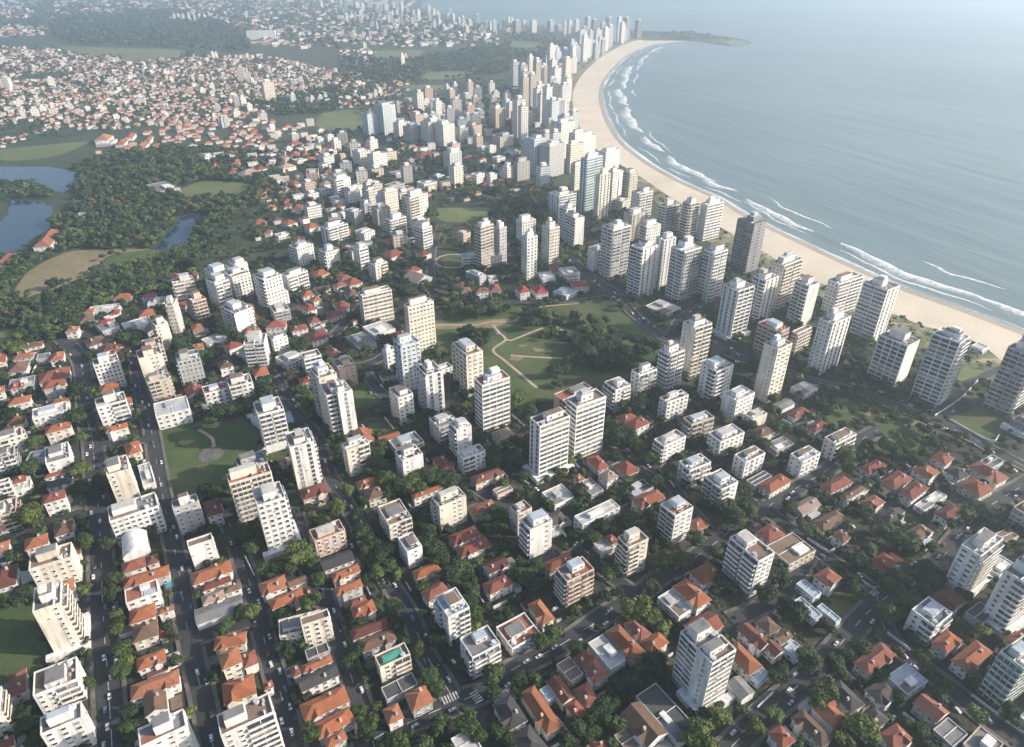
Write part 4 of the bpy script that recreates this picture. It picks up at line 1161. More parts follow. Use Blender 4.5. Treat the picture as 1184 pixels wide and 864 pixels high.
Y 240,480,55b 390,445,38b 380,510,65b 310,530,65 550,650,55b 440,600,65 450,680,55 500,540,55 20,290,45 230,310,45 640,710,50 870,660,65 60,690,50 140,350,50 580,480,55 700,470,50 300,400,50 180,400,50 100,420,45 640,420,50 760,560,50 600,560,50 1000,560,40 700,290,40 40,210,40 300,250,45 420,290,45 180,200,45 260,160,40 1100,600,50
C 840,487 967,537 1120,660 380,358 340,180 405,215 455,235 150,80 15,70 205,125 790,415 650,380 1010,555 700,255
@0,288
T 637,797 807,757 788,715 935 wqq g
T 945,752 1107,712 1080,660 940 cxp n
T 1025,492 1062,525 1125,488 700 cbx g|cream tower with curved balconies near the left woods
H 990,318 1060,332 1095,300 378 r
F 1040,352 1120,372 1150,320 w
H 955,452 1065,447 1050,408 o
H 790,327 900,337 945,300 362 o
H 690,497 760,512 812,475 c
H 760,437 815,442 840,408 c
F 635,392 810,407 822,370 w|long curving white roof near the left woods
F 700,467 722,477 792,435 w
F 815,512 870,562 1010,500 w
F 590,522 700,562 782,510 g
H 580,427 640,432 660,405 o
H 455,557 530,562 562,525 612 o
H 560,632 610,672 702,615 712 n
H 640,682 700,712 832,650 m
H 698,692 780,707 822,680 742 o
H 345,757 435,752 425,700 o
F 255,742 330,742 340,705 g
H 70,822 180,832 180,765 n
H 330,862 480,862 400,825 r
H 1105,197 1190,237 1250,195 275 r
H -20,97 22,107 182,30 r|long red-roofed lakeside shed
H 1300,185 1350,190 1365,160 m
Y 340,330,60 230,360,60 470,300,70 600,230,50 560,290,50 700,270,40 620,360,50b 800,260,40 330,660,45 430,650,35 120,680,60b 500,700,50 860,600,80 940,610,70 760,620,50 480,810,50 850,750,35
C 560,800 960,690 900,780
@197,288
T 200,142 325,182 378,128 330 wpp g
T 193,217 302,237 367,195 412 wpb g
T 370,157 422,192 492,140 345 wpp n
T 375,92 442,112 502,80 270 wpn w
T 45,337 150,362 242,335 505 pbb r|pinkish balconied block among the left tower cluster
T 303,407 440,442 502,380 587 wgx g|white grid-balconied block with a small round roof tank
T 550,177 640,212 685,155 422 wpp n|stepped white tower in the left tower cluster
T 690,262 740,302 772,272 388 wpp w
T 738,177 800,192 887,130 312 wpb g
T 785,-17 865,-2 937,-47 120 wpp g
T 985,10 1062,26 1142,-5 142 wbp g
T 532,612 640,642 682,572 812 wbp g|white checkered tower by the diagonal street
T 680,602 702,622 782,580 742 wpp w
T 712,742 800,792 862,700 838 wpp g
F 200,622 270,657 340,580 692 w|bright white cube house beside the clump of trees
H 340,672 400,697 455,640 735 r
F 453,732 520,762 572,710 782 m
H 510,472 580,512 612,475 532 r
H 668,512 790,532 822,487 585 r
H 865,402 940,432 987,400 r
H 945,167 1005,192 1067,155 226 o
H 925,347 980,362 1042,345 o
H 1028,477 1100,492 1172,440 507 r
H 1100,247 1140,267 1186,235 305 r
H 1120,202 1170,222 1232,190 r
H 1090,387 1160,402 1212,370 r
H 880,592 970,642 1082,580 m
F 958,547 1020,572 1072,555 m
H 1033,707 1110,732 1152,700 r
T 958,812 1015,887 1128,840 1215 cpx g|peach-sided tower at the left street bend
T 0,362 20,382 55,335 590 cpp w
Y 160,100,60 80,40,60 840,420,45b 900,660,60 960,290,50 880,300,50 450,600,60 240,830,38b 80,800,35b 100,700,65 200,740,70 300,720,70 160,790,60 380,560,60 500,600,50 640,550,45 720,420,50 1060,420,40 930,100,40 320,790,60 60,650,60 420,790,50 340,640,50 1130,560,40 1010,660,45 830,680,35
C 910,800 850,825 1000,700 1100,600
@394,288
T 112,292 145,322 347,275 530 crr g|wide cream ribbon-windowed hotel block
T 428,377 460,402 628,350 720 cpp g|tall cream tower left of the central park
T 358,622 415,667 537,625 980 bgp m|tower with a blue glass side and white front left of the park
T 262,692 312,702 365,672 845 wpp n
T 513,795 585,865 700,832 1152 wgv g|white tower with a glass grid side near the park
T 640,802 680,832 757,795 872 wpp b
T 758,642 865,727 968,690 1012 cgp n|tan-shaded tower on the park's left edge
T 55,-10 125,2 177,-20 142 wpr w
T 172,92 235,112 287,75 227 cpp w
H 270,47 345,72 372,20 88 r
H 495,37 560,52 592,20 r
H 413,152 480,167 545,135 r
G 408,217 525,252 548,190 264 p
H 0,222 60,257 117,215 r
H -20,392 60,402 82,370 r
H 62,495 85,500 110,482 c
H 760,252 830,267 852,235 292 o
H 820,292 900,292 907,260 322 n
H 922,287 1017,287 1007,260 347 m
H 1028,272 1102,287 1097,238 327 r
T 835,162 950,192 958,165 252 gqq w
T 838,45 948,56 950,20 132 srr m
T 1035,30 1105,42 1108,8 132 drr g
F 0,612 130,682 240,640 g
F 100,552 230,592 370,540 w
F 1018,202 1075,212 1090,175 w
Y 870,560,60 980,590,70 930,630,55 860,380,50 1050,390,65 940,420,60 620,330,40b 590,310,45 400,350,50 340,260,40 460,290,55 60,430,50 60,720,60 160,740,50 300,600,40 710,590,50 1140,420,50 680,430,45 780,420,40 890,450,50 990,370,50 1000,460,40 760,600,45 320,200,40 430,430,30 740,700,40 820,560,40 1020,650,40
C 185,68 1080,580 660,230
@591,288
H 60,302 135,292 120,247 347 c
H 165,297 260,297 240,240 337 c
F 280,292 380,322 375,265 m
H 422,247 540,252 520,217 297 c
F 355,157 470,162 462,115 217 w
H 285,152 352,152 345,112 180 r
F 215,192 310,207 300,150 w
F 900,402 1060,452 1107,385 472 w|white pavilion at the foot of the beachfront towers
T 1005,692 1090,727 1186,685 977 wbb g
T 808,832 880,862 1010,825 1032 wpb n
T 1186,492 1261,542 1368,500 895 cxb g|cream tower right of the central park's avenue
Y 230,450,60b 150,500,55 420,490,50 560,480,55b 500,560,60b 640,560,50 220,680,40 280,640,40 560,620,75 620,660,70 700,620,60 540,700,65 760,600,55 500,760,45b 640,770,60 700,740,60 760,780,55 860,620,60 930,640,60 990,660,55 620,810,40b 780,700,60 900,700,60 840,560,50 600,560,60 680,680,60 460,620,55 480,680,55 580,760,55 840,760,60 960,590,50 380,740,45 440,790,45 10,410,45 120,470,45 300,830,55 820,400,40 780,360,40 740,320,35 870,420,35
C 570,220 600,250 640,290 670,300 700,330 740,350 780,380 830,440 870,460 900,475 940,500 980,530 1010,540 710,300
@788,288
T 273,247 390,287 508,255 625 wvg gP|bright white strip-windowed tower behind the avenue
T 478,187 580,217 662,180 500 wbv g
T 608,92 705,112 822,60 430 cpb g|cream tower standing against the beach sand
T 763,217 875,252 972,240 530 wbn g
T 1003,207 1080,237 1250,185 480 wpb g
T 928,482 1040,512 1168,460 865 wpv w|bright white slim tower by the dark park
T 503,512 670,567 748,540 760 pbb r|pinkish tower with a red roof edge
T 760,572 792,578 882,525 725 cbb g
T 543,657 662,687 772,645 1057 cxp g|cream tower with vertical window lines right of centre
T 130,782 242,837 352,785 1057 wpp g
Y 290,200,60 500,150,50 660,620,40 220,690,45 300,700,45 380,180,40 440,210,40 930,420,45 960,380,45 820,720,50 870,760,45
C 380,770 340,680 430,700 60,430 130,400
@984,288
T 75,227 252,282 332,245 650 wbv g|large white banded tower with a bright end against the beach
T 185,592 393,662 462,615 947 wgn n|wide white grid-fronted block facing the dark park
T 540,602 752,642 825,598 1087 wgb m|broad white banded tower raised on columns near the beach
T 1065,672 1265,735 1345,690 1152 gbb d|dark-sided tower cut by the right edge near the beach
F 820,660 900,690 937,665 w|white beach pavilion on the sand
Y 60,740,55 20,700,40 1000,770,30 900,720,25 330,480,25 400,510,22 460,530,18 1110,760,40
@0,144
H 245,825 345,832 507,715 r
F 930,428 1085,462 1215,425 g|large grey-roofed hall in the lakeside woods
F 540,615 590,630 615,600 w
H 690,92 740,105 790,75 o
F 730,110 760,130 790,100 w
H 800,130 850,135 900,108 r
H 870,85 910,90 955,60 r
H 930,160 990,165 1060,125 r
H 1000,105 1030,110 1060,90 r
A 200,250,0
@197,144
T 200,207 235,222 265,200 266 wpp n
H 350,197 400,207 440,190 r
T 355,215 385,222 412,205 255 wpp w
H 300,290 330,302 352,260 320 o
H 425,267 470,272 517,240 r
H 420,315 450,325 470,300 r
H 480,332 500,360 547,315 p
H 565,302 600,315 632,292 r
H 580,337 620,347 652,325 r
T 600,207 640,217 697,195 256 wnn w
T 592,150 605,156 620,146 186 wpp w
T 720,187 745,192 770,180 222 cpp w
T 775,157 795,162 817,150 190 wpp w
H 750,252 790,257 817,232 r
H 660,275 700,280 735,255 p
H 730,290 770,305 805,275 p
H 835,207 880,217 907,188 r
H 910,207 940,212 957,188 r
T 800,62 830,67 856,55 130 gpp w
T 1050,72 1075,77 1092,65 120 wpp w
T 1000,38 1015,42 1028,32 62 wpp w
T 990,85 1003,90 1018,80 126 wpp w
T 1100,107 1120,117 1140,105 190 wpp w
H 1045,162 1090,167 1112,143 o
T 1060,170 1085,180 1108,165 212 wpp w
T 945,322 1010,332 1032,298 392 ppp n
T 1005,272 1045,287 1082,272 332 wpn w
T 1080,372 1130,382 1195,350 505 wpp w
H 1020,402 1050,417 1082,393 p
T 990,442 1030,452 1066,430 490 wpp m
H 770,397 840,417 882,398 440 r|red-roofed white house at the edge of the woods
H 840,572 900,582 937,548 r
H 865,642 905,652 937,633 686 r
H 735,677 800,692 837,663 716 r
H 655,732 690,742 712,718 r
F 700,752 740,765 797,738 w
H 890,702 950,717 1012,688 762 o
H 820,787 870,792 907,768 r
H 1090,562 1140,572 1182,548 r
T 1050,582 1100,592 1132,570 622 wpp w
H 1090,647 1115,652 1132,628 r
T 1010,702 1077,717 1167,665 832 wvb g
H 1000,215 1020,225 1040,205 r
H 800,130 830,140 860,120 r
F 840,240 870,250 900,230 w
T 1140,600 1170,610 1200,590 650 wpp g
@394,144
T 135,-80 180,-70 227,-88 80 bpp g
T 220,-137 285,-127 332,-147 75 bpv w|pair's taller pale blue tower behind the far green field
T 362,-17 395,-7 432,-27 105 wpp w
T 432,10 475,25 512,3 140 gpp w
T 490,32 530,46 555,28 130 gpp g
T 547,-27 600,-12 642,-37 148 wpp g
T 645,-12 700,3 742,-17 160 wpp w
T 780,20 815,30 850,13 130 gpp n
T 850,0 905,10 932,-7 120 tpp n
T 1018,-117 1060,-107 1104,-122 30 tpp n|brown tower rising from the middle distance
T 1040,72 1090,87 1137,60 160 gpp n
T 70,177 130,192 167,168 300 wpp w
T 165,202 220,212 277,185 325 wpp w
T 703,182 745,197 790,173 330 bpp w
T 735,277 775,288 810,268 435 wpp r|white tower with a red roof standing alone in mid-distance trees
T 515,392 570,407 627,375 455 wpp w
H 703,492 740,502 784,495 530 r
H 490,217 550,227 615,192 r
H 440,242 470,252 500,238 p
H 395,272 460,284 517,290 n
H 15,137 55,147 94,123 r
H 165,152 190,157 207,138 r
F 320,327 380,347 442,325 g
F 625,345 660,355 702,340 m
T 0,352 10,355 22,345 415 wpp w
T 25,422 60,432 112,403 510 wpp n
T 150,387 175,397 197,375 450 wpp n
T 120,442 190,457 250,440 590 cpp n
T 265,452 300,462 358,433 630 cpp w|slim cream tower among grey mid-distance blocks
T 240,482 265,492 292,468 620 wpp g
T 410,487 470,502 527,453 700 cpp w|white tower with a peaked roof corner left of the far green
T 285,647 340,657 417,618 775 wbb w
T 465,702 560,712 612,688 857 wrr w
T 70,737 160,747 199,715 810 wnp w
H 25,740 70,745 90,715 o
T 0,592 90,602 122,578 690 gpp g
T 115,532 160,542 205,528 640 gpp g
T 898,692 957,704 1024,670 1012 trr r|tan tower with a pink central shaft beside the round lawn
T 1035,702 1087,712 1124,693 980 gpp o
T 778,742 840,752 860,728 820 ppp r
T 883,337 930,347 962,328 420 wpp w
T 983,342 1025,347 1058,333 410 wpp w
T 1100,282 1140,292 1175,278 395 wpp w
H 820,232 850,242 877,215 258 r
H 928,242 955,246 974,230 r
F 1035,222 1070,232 1097,213 260 w
F 925,152 970,162 1002,148 200 w
T 1000,147 1020,152 1042,138 200 wpp g
F 1115,190 1150,200 1190,170 g
H 1000,272 1040,277 1065,263 n
F 300,410 350,425 370,390 g
F 370,440 400,455 435,415 n
Y 860,470,55 640,490,50 830,530,45 610,600,60 640,680,45 1060,460,55 960,470,50 1110,600,60 700,440,40
@591,144
T 93,87 160,102 227,83 355 bpp w
T 178,142 265,152 302,113 370 gbn w|grey banded tower with a bright edge in the beachfront cluster
T 13,252 45,262 120,243 390 gpp o
T 303,-20 345,-10 417,-30 240 wpp w
T 385,132 410,142 478,118 335 cpp w
T 393,57 440,67 487,43 300 wpp w
T 478,72 520,82 552,63 200 wpp w
T 473,227 520,237 592,203 610 bvb w|pale blue glass tower in the beachfront cluster
T 413,267 440,277 478,253 455 cpb w
T 593,182 650,192 717,163 320 wbp w
T 578,337 610,347 672,328 650 cpv w
T 668,312 700,322 722,305 590 wpp w
T 698,342 740,357 782,333 520 wpn w
T 698,512 760,527 800,508 605 cpp n
T 773,317 815,332 848,313 580 tpp w
T 828,452 880,472 960,448 650 wpb n
T 258,462 330,492 435,463 680 wvb w|white tower with tall glass stripes above the dark grove
T 323,562 380,582 443,568 800 wbv w
T 383,602 440,642 498,628 852 wbn w
T 16,652 75,667 174,648 830 wpp w
T 48,767 110,777 190,763 1067 wqq w|white tower behind the small red-roofed row
T 193,692 265,712 338,698 957 cpp w
T 623,692 700,722 793,678 1067 wbb w|white banded tower on the beach avenue
T 768,602 830,622 922,588 800 tpv w
T 888,682 930,702 1022,678 855 wbp w
T 998,552 1060,567 1153,543 780 cbb g
T 803,832 905,857 993,818 1202 wbv w|tall white banded tower at the foot of the beach avenue
T 1100,832 1190,872 1280,828 1222 wbb w|white banded tower facing the small pavilion
T 983,772 1050,792 1128,768 1137 wvv w
T 513,857 570,867 623,843 1007 wnp w
F 520,840 580,860 640,830 g
Y 60,560,70 130,600,60 200,560,60 230,620,60 20,520,45 110,500,50 560,750,50 590,700,45
@788,144
T 0,527 60,542 127,527 800 cbb g
T 128,537 180,552 290,525 800 wnr w|bright white banded tower directly on the beach
T 383,642 500,682 573,655 1017 dbv n|dark grey tower with a pale end standing on the sand
T 150,857 225,882 308,848 1217 whb g
Y 270,770,28 300,790,28 330,800,25
'''
# ------------------------------------------------------------------ build what the list names
def XY(w, ox, oy): a, b = w.split(',')[:2]; return (ox + float(a) / 5.92, oy + float(b) / 5.917)
TREES, PALMS, CARS, JOBS = [], [], [], []
ox = oy = 0
for ln in DATA.strip().split('\n'):
    ln, _, ph = ln.partition('|'); ph = ph.strip() or None
    tk = ln.split()
    if not tk: continue
    if tk[0][0] == '@': ox, oy = (float(q) for q in tk[0][1:].split(',')); continue
    k = tk[0]
    if k in 'YA':
        for w in tk[1:]:
            b = w.endswith('b'); q = w.rstrip('b').split(','); r = float(q[2]) / 5.92
            if r > 1: (TREES if k == 'Y' else PALMS).append((*XY(w.rstrip('b'), ox, oy), r, b))
    elif k == 'C':
        for w in tk[1:]: CARS.append(XY(w, ox, oy))
    elif k == 'W':
        a, b = XY(tk[1], ox, oy), XY(tk[2], ox, oy); A, B = un(*a).xy, un(*b).xy
        t = link('swimming_pool', None, None, (A.x, A.y, 0.0), math.atan2(B.y - A.y, B.x - A.x)); L = (B - A).length
        mb = MB(); mb.box(-0.8, L + 0.8, -2.6, 2.6, 0.0, 0.8); mb.build('pool_edge', M_PAVE, t)
        mb = MB(); mb.face([(0, -1.9, 0.83), (L, -1.9, 0.83), (L, 1.9, 0.83), (0, 1.9, 0.83)]); mb.build('pool_water', M_POOL, t)
        reg(t, 'narrow turquoise swimming pool', a, 'swimming pools', 'swimming pool', 'narrow turquoise swimming pool on a terrace by the narrow street')
    else:
        l, n, r = (XY(w, ox, oy) for w in tk[1:4]); rest = tk[4:]
        by = None
        if rest and rest[0].lstrip('-').isdigit(): by = oy + float(rest[0]) / 5.917; rest = rest[1:]
        JOBS.append((k, l, n, r, by, rest, ph))
for i, (k, l, n, r, by, rest, ph) in enumerate(JOBS):
    px = ((l[0] + r[0]) / 2, (l[1] + r[1]) / 2)
    if k == 'T':
        c, w, d, h, a = corner_box(l, n, r, by=by)
        st = rest[0]; o = rest[1] if len(rest) > 1 else ''
        dk = o[0] if o and o[0] in DECKC else ('r' if o[:1] == 'o' else None)
        if '&' in o:
            a, w, h = PREV[3], PREV[1] * 0.96, PREV[4] * 0.97; c = PREV[0] + Vector((-math.sin(a), math.cos(a))) * (PREV[2] / 2 + d / 2 + 0.05)
        PREV = (c, w, d, a, h)
        tower(c, w, d, h, a, st[:3], px, k, ph, i, dk, o[1:] + st[3:])
    elif k in 'HG':
        s = scale_at(un(*n))
        hh = 5.6 if s > 1.7 else 5.0
        c, w, d, h, a = corner_box(l, n, r, by=by) if by else corner_box(l, n, r, h=hh)
        h = min(max(h, 3.4), 10.0)
        house(c, w, d, h, a, rest[0], k == 'G', px, ph, i)
    elif k in 'FS':
        c, w, d, h, a = corner_box(l, n, r, by=by) if by else corner_box(l, n, r, h=4.4)
        h = min(max(h, 3.2), 14.0)
        flat(c, w, d, h, a, 'S' if k == 'S' else rest[0], px, ph, i)
    elif k == 'V':
        c, w, d, h, a = corner_box(l, n, r, by=by)
        h = min(max(h, 4), 7)
        t = link('vaulted_hall', None, None, (c.x, c.y, 0), a)
        mb = MB(); mb.box(-w / 2, w / 2, -d / 2, d / 2, 0, h); mb.build('walls', WALL['w'], t)
        mb = MB(); nn = 12; pr = [(-d / 2 - 0.3 + (d + 0.6) * j / nn, h + 0.05 + 3.6 * math.sin(math.pi * j / nn) ** 0.7) for j in range(nn + 1)]
        for j in range(nn):
            (y0, z0), (y1, z1) = pr[j], pr[j + 1]
            mb.face([(-w / 2 - 0.3, y0, z0), (w / 2 + 0.3, y0, z0), (w / 2 + 0.3, y1, z1), (-w / 2 - 0.3, y1, z1)])
        mb.face([(w / 2 + 0.3, y, z) for y, z in pr]); mb.face([(-w / 2 - 0.3, y, z) for y, z in pr[::-1]])
        mb.build('vaulted_roof', WALL['w'], t)
        FOOT.append((c.x, c.y, w / 2, d / 2, a)); reg(t, 'white vaulted hall', px, 'low buildings among the houses', 'hall', ph)

# houses and blocks filling the gaps the list leaves
def pip(x, y, q):
    ins = False; j = len(q) - 1
    for i in range(len(q)):
        if (q[i][1] > y) != (q[j][1] > y) and x < (q[j][0] - q[i][0]) * (y - q[i][1]) / (q[j][1] - q[i][1]) + q[i][0]: ins = not ins
        j = i
    return ins
def spot_free(p, w, d, a, m, rm):
    ca, sa = math.cos(a), math.sin(a)
    pts = [(p.x + x * ca - y * sa, p.y + x * sa + y * ca) for x in (-w / 2, 0, w / 2) for y in (-d / 2, 0, d / 2)]
    for (fx, fy, hw, hd, fa) in FOOT:
        if (fx - p.x) ** 2 + (fy - p.y) ** 2 > 70 ** 2: continue
        cb, sb = math.cos(fa), math.sin(fa)
        for x, y in pts:
            if abs((x - fx) * cb + (y - fy) * sb) < hw + m and abs(-(x - fx) * sb + (y - fy) * cb) < hd + m: return False
        for x, y in ((fx, fy), (fx + hw * cb, fy + hw * sb), (fx - hw * cb, fy - hw * sb), (fx - hd * sb, fy + hd * cb), (fx + hd * sb, fy - hd * cb)):
            if abs((x - p.x) * ca + (y - p.y) * sa) < w / 2 + m and abs(-(x - p.x) * sa + (y - p.y) * ca) < d / 2 + m: return False
    if any(pip(x, y, [(v.x, v.y) for v in q]) for n_, q in LAWNP for x, y in pts[::4]): return False
    return all(road_dist(q) > rm for q in pts[::2])
ri = random.Random(77)
for zi, (poly, n, kind) in enumerate((('0,430 92,430 106,600 0,620', 3, 'T'), ('100,420 480,420 480,620 330,720 180,720', 5, 'T'), ('380,540 900,540 900,720 480,760', 3, 'T'), ('200,350 420,330 420,430 140,430', 3, 'T'),
                        ('0,400 110,400 130,864 0,864', 26, 'H'), ('110,420 470,420 480,864 120,864', 30, 'H'), ('480,540 1184,540 1184,864 480,864', 34, 'H'), ('80,370 230,330 420,330 500,420 60,425', 24, 'H'))):
    q = P(poly); xs = [p[0] for p in q]; ys = [p[1] for p in q]; got = 0
    for _ in range(700):
        if got >= n: break
        x, y = ri.uniform(min(xs), max(xs)), ri.uniform(min(ys), max(ys))
        if not pip(x, y, q): continue
        p = un(x, y).xy; a = GRID + ri.choice((0, 0, math.pi / 2)) + R(ri.uniform(-3, 3))
        if kind == 'T': w, d, h = ri.uniform(12, 17), ri.uniform(10, 14), ri.uniform(11, 22)
        else: w, d, h = ri.uniform(10, 15), ri.uniform(7.5, 11), 5.2
        if not spot_free(p, w, d, a, 5.5 if kind == 'T' else 1.5, 1.8): continue
        got += 1; px = proj((p.x, p.y, h))
        if kind == 'T': tower(p, w, d, h, a, ri.choice('wwwcgp') + ri.choice(('pp', 'bp', 'pb', 'px', 'hp', 'rr')), px, 'T', None, 900 + zi * 50 + got)
        else: house(p, w, d, h, a, ri.choice('ooorrrmnk'), ri.random() < 0.2, px, None, 900 + zi * 50 + got)

# far towers: x top base width, in the same crop pixels
FAR = '''
@591,0
25 420 600 55 b
80 440 615 60 g
130 380 610 38 w
175 405 630 55 g
208 460 640 32 g
243 390 520 50 b
305 320 480 45 w
305 460 600 62 w
368 400 500 68 g
365 330 410 62 b
424 285 380 52 w
418 385 470 36 c
482 210 330 68 w
478 312 410 48 g
527 275 375 38 w
562 280 355 32 w
588 200 330 48 w
632 255 315 48 w
664 205 285 16 w
690 210 285 32 w
710 210 280 26 w
738 205 270 32 g
782 120 270 48 d
865 138 260 44 d
625 155 230 42 g
668 118 210 48 d
522 115 230 40 g
567 135 240 46 d
447 135 215 34 w
365 148 240 28 b
398 143 230 34 w
271 140 215 44 g
325 170 225 60 b
150 138 220 46 w
203 170 215 32 p
90 145 220 38 b
42 140 225 50 g
5 120 225 20 w
243 590 852 58 w
292 570 690 62 w
285 700 900 62 g
342 695 800 52 w
365 790 1000 95 w
40 760 850 75 t
130 770 850 70 t
170 740 830 50 p
450 320 420 44 g
395 410 500 30 w
500 185 250 40 g
@394,0
205 -5 65 42 w
105 88 160 18 p
135 105 165 20 p
185 110 155 24 p
330 108 170 22 p
248 150 200 18 p
490 130 195 24 p
392 0 85 36 b
420 15 92 26 b
535 65 145 28 w
610 50 135 30 w
642 60 135 22 w
938 95 175 30 g
315 30 90 38 w
20 205 265 18 p
85 215 255 18 p
155 220 260 20 p
205 220 285 22 p
305 210 270 24 p
455 185 235 26 p
577 205 250 18 p
385 190 235 26 p
340 180 220 20 p
757 248 280 14 p
850 230 265 18 p
1065 205 235 16 w
1150 120 200 26 w
1170 120 220 20 w
1125 180 225 22 w
1050 140 215 32 b
735 95 150 26 b
770 95 150 24 b
810 120 165 30 w
845 140 180 24 w
890 140 185 26 b
1000 145 200 40 g
1095 150 200 24 b
425 372 460 34 w
447 370 420 26 p
785 570 680 34 b
732 585 690 34 b
1060 625 690 54 w
165 290 330 28 w
270 608 650 36 w
240 620 665 28 w
520 655 720 52 w
585 680 730 66 w
655 640 690 36 p
450 680 720 44 p
860 640 690 70 b
922 660 742 48 t
800 750 812 26 w
825 765 815 20 w
580 785 850 64 w
640 800 870 60 w
710 790 850 50 g
870 775 830 40 g
960 757 800 52 w
820 815 860 70 g
395 700 770 26 g
700 710 740 30 p
170 400 422 40 w
60 5 60 40 b
10 10 60 40 b
110 15 60 40 b
150 20 70 30 w
255 35 85 30 w
460 60 100 24 b
500 70 120 24 b
@197,0
495 460 560 52 w
540 490 575 36 w
565 535 580 28 w
685 555 700 88 c
295 355 405 22 w
320 357 402 20 w
500 660 720 46 w
460 652 725 42 g
845 640 710 38 w
812 650 705 30 b
975 660 710 34 w
945 670 712 30 b
1030 655 700 40 b
1067 640 690 26 w
370 800 870 46 b
395 800 870 40 w
225 605 650 46 w
290 575 625 40 w
683 470 515 28 p
545 710 760 44 w
455 755 800 56 w
645 767 825 52 w
325 715 755 44 w
1145 232 258 54 p
915 42 85 26 p
527 80 140 20 w
1035 8 50 22 w
1110 0 40 30 w
1165 5 40 30 w
35 95 145 22 w
62 95 140 20 w
95 95 145 22 w
135 92 150 22 w
172 95 145 20 w
205 97 140 20 w
240 97 140 20 w
265 85 110 30 w
305 790 830 40 p
1165 695 735 30 w
160 515 555 24 w
215 515 550 70 p
260 512 550 24 p
@0,0
55 530 600 62 w
8 535 610 30 p
360 530 595 52 w
765 535 580 76 w
975 665 720 62 w
145 682 740 52 w
170 745 805 42 w
250 738 800 60 w
302 725 780 48 w
375 735 785 58 w
485 705 750 40 w
540 750 775 76 w
695 725 765 68 w
30 400 440 60 w
520 420 455 34 w
1110 395 420 34 w
1140 480 515 50 w
'''
ox = oy = 0; nfar = 0
far_mesh = {}
EX = ''
for poly, cnt, hmin, hmax, ks in (('598,120 640,90 662,92 655,130 668,150 655,205 622,220 600,200', 26, 22, 46, 'wwbgtc'), ('640,80 700,52 728,44 700,62 668,82 652,98', 22, 14, 30, 'wwbg'),
                                  ('480,120 590,112 600,190 540,195 470,170', 24, 10, 22, 'wgtpwb'), ('394,165 470,190 490,285 400,300 340,255 360,200', 34, 9, 20, 'wwgpc'),
                                  ('394,6 480,14 600,34 592,44 480,34 394,24', 40, 6, 13, 'wbgp')):
    q = [(float(a), float(b)) for a, b in (w.split(',') for w in poly.split())]; xs = [p[0] for p in q]; ys = [p[1] for p in q]; got = []
    for _ in range(4000):
        x, y = rnd.uniform(min(xs), max(xs)), rnd.uniform(min(ys), max(ys))
        ins = False; j = len(q) - 1
        for i in range(len(q)):
            if (q[i][1] > y) != (q[j][1] > y) and x < (q[j][0] - q[i][0]) * (y - q[i][1]) / (q[j][1] - q[i][1]) + q[i][0]: ins = not ins
            j = i
        p = un(x, y); s = scale_at(p)
        if not ins or any((p.x - f[0]) ** 2 + (p.y - f[1]) ** 2 < (max(f[2], f[3]) * 1.3 + 14) ** 2 for f in FOOT) or any((p.x - g.x) ** 2 + (p.y - g.y) ** 2 < 34 ** 2 for g in got): continue
        got.append(p); h = rnd.uniform(hmin, hmax); EX += '%f %f %f %f %s\n' % (x * 5.92, (y - h) * 5.917, y * 5.917, rnd.uniform(11, 16) * s * 1.2 * 5.92, rnd.choice(ks))
        if len(got) >= cnt: break
FAR = FAR.strip() + '\n@0,0\n' + EX
for ln in FAR.strip().split('\n'):
    tk = ln.split()
    if tk[0][0] == '@': ox, oy = (float(q) for q in tk[0][1:].split(',')); continue
    x, top, base, wd = (float(q) for q in tk[:4]); key = tk[4]
    X, T_, B_ = ox + x / 5.92, oy + top / 5.917, oy + base / 5.917
    g = un(X, B_ + (0.4 if B_ > 12 else 0)); s = scale_at(g)
    wpx = wd / 5.92 / s / 1.2
    lo, hi = 2.0, 200.0
    for _ in range(30):
        h = (lo + hi) / 2
        if proj((g.x, g.y, h))[1] > T_ + 0.4: lo = h
        else: hi = h
    w = wpx; d = wpx * rnd.uniform(0.7, 1.0)
    if w > 2.2 * h: d = min(d, w * 0.45)
    mb = MB(); x0, y0 = w / 2, d / 2
    mb.box(-x0, x0, -y0, y0, 0, h, 0, topmi=1)
    for z in (0,): mb.box(-x0 * 0.45, x0 * 0.5, -y0 * 0.4, y0 * 0.5, h, h + min(4, 0.08 * h + 1.5), 2)
    big = h > 30
    o = mb.build('apartment_tower' if big else 'apartment_block', [FAC[key], DECK['g'], WALL['w']])
    o.location = (g.x, g.y, 0); o.rotation_euler = (0, 0, R(30 + rnd.uniform(-6, 6) + (0 if X > 590 else rnd.choice((0, 0, -15, 12)))))
    FOOT.append((g.x, g.y, w / 2, d / 2, o.rotation_euler.z)); nfar += 1
    hw = 'very tall' if h > 75 else 'tall' if h > 45 else 'mid-height' if h > 24 else 'low'
    reg(o, 'distant %s %s %s' % (hw, WALLN[key], 'tower' if big else 'block'), (X, (T_ + B_) / 2), 'apartment towers and blocks of the city', 'apartment ' + ('tower' if big else 'block'), None)
# long pale hall on the far field
for (px_, ln_, wd_, hh_, ph_) in (((303, 45), 95, 40, 26, 'big pale slab-fronted hall on the far field'), ((326, 37), 80, 26, 10, 'long low pale shed behind the far slab-fronted hall')):
    g = un(*px_); mb = MB(); mb.box(-ln_ / 2, ln_ / 2, -wd_ / 2, wd_ / 2, 0, hh_, 0, topmi=1)
    o = mb.build('exhibition_hall', [WALL['w'], DECK['w']]); o.location = g; o.rotation_euler = (0, 0, R(14))
    reg(o, 'pale hall', px_, 'large halls', 'hall', ph_); FOOT.append((g.x, g.y, ln_ / 2, wd_ / 2, R(14)))

